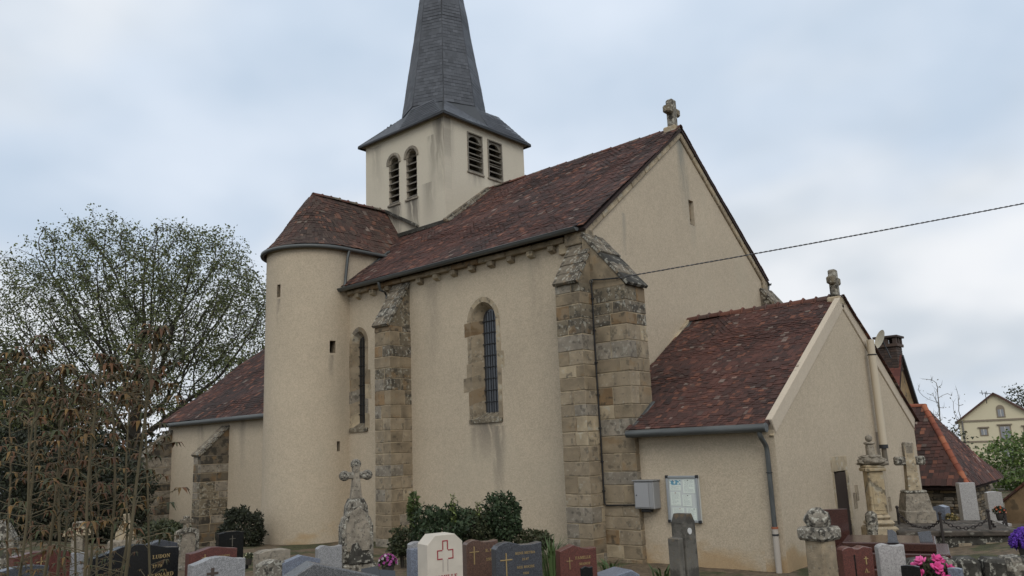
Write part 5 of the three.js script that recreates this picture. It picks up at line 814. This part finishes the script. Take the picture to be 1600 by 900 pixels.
bouquet('flower_pot', 'faded dry flower bunch between slanted block and tall stele', 1486, 806, 16.6, .11, [M(.4, .3, .12), M(.32, .22, .08)], [[.16, .13, .05]], { n: 8 });
bouquet('flower_pot', 'large pot of purple flowers at the right edge', 1606, 838, 11.5, .2, [M(.09, .025, .3), M(.12, .04, .36), M(.07, .02, .24)], [[.06, .03, .16]], { n: 60, fs: .07 });
bouquet('flower_pot', 'small white flowers in front of the clipped bush', 389, 867, 12.5, .07, [M(.6, .58, .45), M(.5, .5, .3)], null, { n: 8 });
{ const p = at(593, 893, 8), t = thing('plaque', 'black glossy plaques with white edges lying before the tall cross monument', 'plaque', [p.x, p.y, p.z], FACE + .3); part('tablet', block(-.17, .0, -.02, .0, -.1, .1, .004).rotateX(.5).rotateZ(.1), GN.black, t); part('tablet', block(0, .17, -.05, -.03, -.08, .12, .004).rotateX(.5).rotateZ(-.15), GN.black, t); part('rest', block(-.14, .14, -.5, -.06, -.08, .06, .01), GN.dark, t); }
// =====================================================================
// SHRUBS AND PLANTS AT THE WALL
// =====================================================================
function shrub(name, label, px, py, w, rx, ry, rz, o = {}) {
  const c = at(px, py, w), gy = ground(c.x, c.z), t = thing(name, label, 'shrub', [c.x, gy, c.z], 0, o.group), r = rng(px * 3 + py), L = [], cy = c.y - gy, n = o.n ?? 5200;
  while (L.length < n) { const p = V(r() * 2 - 1, r() * 2 - 1, r() * 2 - 1), l = p.length(); if (l > 1) continue; const k = (o.lump ?? .15) + (1.75 - (o.lump ?? .15)) * fbm(p.x / l * 2.3 + px, p.y / l * 2.3, p.z / l * 2.3 + 3, 4); const s = (.55 + .45 * Math.cbrt(r())) * k / l; const q = V(p.x * s * rx, p.y * s * ry + cy, p.z * s * rz); if (q.y < 0) continue; L.push([q, (o.size ?? .07) * (.6 + r() * .8), p.clone().divideScalar(l)]); }
  const st = []; for (let i = 0; i < 9; i++) { const a = i * 2.3, e = V(Math.cos(a) * rx * .6, cy + ry * .5 * r(), Math.sin(a) * rz * .6); st.push(tube([V(Math.cos(a) * .06, -.1, Math.sin(a) * .06), e.clone().multiplyScalar(.5), e], .012, 5, 6)); }
  part('stems', st, bark, t); part('foliage', leafGeo(L, px, o.cols ?? DARK, o.aspect ?? .55), leafSolid, t);
  if (o.shoots) { const S = [], G = []; for (const [dx, h] of o.shoots) { const b = V(dx, cy + ry * .3, 0), e = b.clone().add(V((r() - .5) * .06, h, 0)); S.push(tube([b, e], .007, 4, 3)); for (let k = 0; k < 120; k++) { const q = r(); G.push([b.clone().lerp(e, q).add(V((r() - .5) * .09, 0, (r() - .5) * .09)), .07 * (1.2 - q * .6), V(0, .6, 0)]); } } part('shoots', S, bark, t); part('shoot_leaves', leafGeo(G, px + 1, [[.09, .12, .03], [.12, .15, .04]], .5), leafSolid, t); }
  return t;
}
const EVER = [[.022, .042, .014], [.03, .052, .018], [.018, .034, .012], [.04, .06, .022]];
shrub('evergreen_shrub', 'rounded dark evergreen shrub just left of the white headstone under the lancet window', 690, 824, 15.2, .52, .38, .45, { cols: EVER, shoots: [[.32, .5]] });
shrub('evergreen_shrub', 'dark evergreen shrub below the lancet window with light shoots', 742, 828, 15.6, .36, .34, .4, { cols: DARK, shoots: [[.08, .42]], n: 3600 });
shrub('evergreen_shrub', 'tallest dark green shrub below the lancet window', 786, 812, 15.6, .34, .44, .34, { cols: EVER, n: 4200 });
shrub('evergreen_shrub', 'low loose shrub before the wall right of the tallest shrub', 835, 843, 15.4, .34, .16, .3, { cols: [[.05, .05, .02], [.035, .045, .016]], n: 1500, lump: .3 });
shrub('evergreen_shrub', 'low green growth at the foot of the buttress between the lancets', 632, 848, 15.8, .3, .24, .3, { cols: DARK, n: 1800 });
shrub('climber', 'slim green climber on the right side of the middle buttress', 646, 800, 16.2, .09, .32, .1, { cols: [[.06, .085, .02], [.045, .065, .018]], n: 500, size: .09 });
shrub('clipped_bush', 'dark clipped bush in the corner between low nave buttress and turret', 376, 835, 21.5, .62, .68, .5, { cols: [[.02, .026, .012], [.028, .034, .014], [.016, .02, .01]], n: 7500, size: .07, lump: .35 });
shrub('clipped_bush', 'low dark hedge below the west end of the low nave', 262, 838, 20, .6, .3, .5, { cols: DARK, n: 4000, lump: .7, shoots: [[.3, .2]] });
for (const [px, py, w, rx, ry, lab] of [[20, 760, 24, 1.5, 1.6, 'dark hedge bush at the left edge behind the red granite headstone'], [100, 775, 25, 1.5, 1.5, 'dark hedge bush behind the old canopy tomb'], [180, 785, 26, 1.5, 1.4, 'dark hedge bush between the old pointed tomb and the west buttress']]) shrub('hedge_bush', lab, px, py, w, rx, ry, .9, { cols: [[.02, .026, .012], [.03, .036, .015], [.016, .02, .01]], n: 8000, size: .12, lump: .4, group: 'dark hedge behind the tombs' });
{ // leaf blades
  for (const [px, py, w, n, h, lab] of [[862, 880, 12.6, 46, .55, 'clump of green sword-shaped leaves left of the red peaked headstone'], [955, 888, 13.5, 24, .2, 'small grass tuft at the foot of the corner buttress'], [1035, 893, 12.6, 22, .16, 'small grass tuft below the notice board']]) {
    const p = at(px, py, w), gy = ground(p.x, p.z), t = thing('leaf_clump', lab, 'plant', [p.x, gy, p.z]), r = rng(px), T = []; const H = p.y - gy + h * .8;
    for (let i = 0; i < n; i++) { const a = r() * 6.28, d = V(Math.cos(a), 0, Math.sin(a)), s = V(-d.z, 0, d.x).multiplyScalar(.016), b = d.clone().multiplyScalar(r() * .14), l = .1 + r() * .22, m = b.clone().addScaledVector(d, l * .4).setY(H * (.5 + r() * .3)), e = b.clone().addScaledVector(d, l).setY(m.y + H * (.35 - r() * .3)); const v = q => [q.x, q.y, q.z]; T.push(v(b.clone().add(s)), v(b.clone().sub(s)), v(m.clone().add(s)), v(b.clone().sub(s)), v(m.clone().sub(s)), v(m.clone().add(s)), v(m.clone().add(s)), v(m.clone().sub(s)), v(e)); }
    part('blades', poly(T), M(.05, .085, .022, .6, { side: 2 }), t);
  }
}
// old tombs far left
{
  const mk = (px, py, w, h, lab, fn) => { const p = at(px, py, w), gy = p.y - h, t = thing('old_tomb', lab, 'gravestone', [p.x, gy, p.z], FACE + .3); fn(t, h); };
  mk(124, 815, 18, 1.1, 'old stone tomb with rounded canopy arms behind the saplings', (t, h) => { part('shaft', block(-.12, .12, -.6, h, -.12, .12, .02), SF.grey, t); part('canopy', uvm(flat(extr([[-.3, h - .3], [.3, h - .3], [.26, h - .16], [.08, h - .1], [-.08, h - .1], [-.26, h - .16]], .3, [], .02).translate(0, 0, -.15))), SF.pale, t); });
  mk(198, 803, 18, 1.1, 'pale pointed old tomb behind the large black headstone', (t, h) => { part('stele', uvm(flat(extr([[-.2, -.6], [.2, -.6], [.2, h - .42], [.08, h - .16], [.06, h], [-.06, h], [-.08, h - .16], [-.2, h - .42]], .2, [], .02).translate(0, 0, -.1))), SF.pale, t); part('shoulder', block(-.34, .34, -.6, h - .55, -.14, .14, .03), SF.grey, t); });
  mk(4, 812, 12, 1.0, 'dark rough stone monument cut by the left picture edge', (t, h) => { part('body', uvm(flat(extr([[-.26, -.6], [.24, -.6], [.22, h - .3], [.1, h - .08], [0, h], [-.14, h - .1], [-.26, h - .34]], .3, [], .04).translate(0, 0, -.15))), SF.old, t); });
}
// =====================================================================
// SAPLINGS in the left foreground
// =====================================================================
{
  const sm1 = M(.115, .095, .055, .85), LC = [[.075, .032, .011], [.06, .038, .013], [.05, .045, .015], [.10, .06, .016], [.035, .038, .014], [.10, .042, .013], [.15, .085, .022], [.045, .055, .018]];
  const S = [[8, 900, 20, 560, 4.6], [20, 905, 62, 600, 3.9], [36, 905, 66, 540, 4.1], [72, 905, 99, 585, 4.4], [88, 905, 92, 640, 4.9], [104, 905, 107, 690, 5.2], [50, 905, 44, 620, 5.6], [115, 905, 128, 610, 5.8], [124, 905, 160, 565, 3.7], [137, 905, 146, 600, 4.5], [152, 905, 150, 640, 5.6], [177, 905, 172, 585, 4.3], [190, 905, 205, 610, 5.2], [199, 905, 243, 525, 3.8], [233, 905, 228, 590, 4.2]].sort((a, b) => a[0] - b[0]);
  const ord = ['leftmost', 'second', 'third', 'fourth', 'fifth', 'sixth', 'seventh', 'eighth', 'ninth', 'tenth', 'eleventh', 'twelfth', 'thirteenth', 'fourteenth', 'rightmost'];
  S.forEach(([x0, y0, x1, y1, w], i) => {
    const r = rng(900 + i), a = at(x0, y0, w), b = at(x1, y1, w), d = b.clone().sub(a), gy = ground(a.x, a.z), base = a.clone().addScaledVector(d, -(a.y - gy) / d.y); base.y = gy;
    const t = thing('sapling', `${ord[i]}${i && i < 14 ? ' from left' : ''} of the slender bronze-leaved saplings in the left foreground`, 'sapling', [base.x, gy, base.z], 0, 'slender saplings in the left foreground');
    const top = b.clone().sub(base), pts = []; for (let k = 0; k <= 7; k++) { const q = k / 7; pts.push(top.clone().multiplyScalar(q).add(V((r() - .5) * .05 * Math.sin(q * 3.1), 0, (r() - .5) * .05 * Math.sin(q * 3.1)))); } pts[0].y -= .2;
    const cv = new THREE.CatmullRomCurve3(pts), g = new THREE.TubeGeometry(cv, 24, 1, 6), P = g.attributes.position, N = g.attributes.normal; const R0 = .0125 * (.75 + r() * .5); for (let k = 0; k < P.count; k++) { const q = Math.floor(k / 7) / 24, rad = R0 * (1 - .65 * q), nx = N.getX(k), ny = N.getY(k), nz = N.getZ(k); P.setXYZ(k, P.getX(k) - nx * (1 - rad), P.getY(k) - ny * (1 - rad), P.getZ(k) - nz * (1 - rad)); } part('stem', g, sm1, t);
    const T = [], C = [], pet = [];
    const leafAt = (o, dir, len) => { // a drooping leaflet folded along its rib
      const c = LC[Math.floor(r() * LC.length)], k = .7 + r() * .6, s = V().crossVectors(dir, V(0, 1, 0)).normalize(), m = o.clone().addScaledVector(dir, len * .42), e = o.clone().addScaledVector(dir, len * .72); e.y -= len * (.4 + r() * .5); m.y -= len * .06; const wd = len * .11, l = m.clone().addScaledVector(s, wd).setY(m.y - wd * .6), q = m.clone().addScaledVector(s, -wd).setY(m.y - wd * .6), v = p => [p.x, p.y, p.z];
      T.push(v(o), v(l), v(m), v(o), v(m), v(q), v(l), v(e), v(m), v(m), v(e), v(q)); for (let j = 0; j < 12; j++) C.push(c[0] * k, c[1] * k, c[2] * k); };
    const n = 58 + Math.floor(r() * 14); for (let k = 0; k < n; k++) { const q = k < 4 ? 1 - k * .015 : 1 - Math.pow(r(), 1.6) * .85, o = cv.getPoint(clamp(q)), az = r() * 6.28, pl = (q > .97 ? .03 : .05 + r() * .11), e = o.clone().add(V(Math.cos(az) * pl, .02 + r() * .05, Math.sin(az) * pl)); pet.push(tube([o, e], .0022, 4, 2)); const nl = 5 + Math.floor(r() * 3), sz = (.036 + r() * .04) * (q > .55 ? 1.1 : .6); for (let j = 0; j < nl; j++) { const b2 = az + (j / nl - .5) * 5.2; leafAt(e, V(Math.cos(b2), .15, Math.sin(b2)), sz * (.8 + r() * .4)); } }
    const g2 = new THREE.BufferGeometry(); g2.setAttribute('position', new THREE.Float32BufferAttribute(T.flat(), 3)); g2.setAttribute('color', new THREE.Float32BufferAttribute(C, 3)); g2.computeVertexNormals(); part('leaves', g2, leafSolid, t); part('leaf_stalks', pet, sm1, t).userData.kind = 'stuff';
  });
}

scene.traverse(o => { if (o.isMesh) { o.castShadow = true; o.receiveShadow = true; } });
renderer.render(scene, camera);
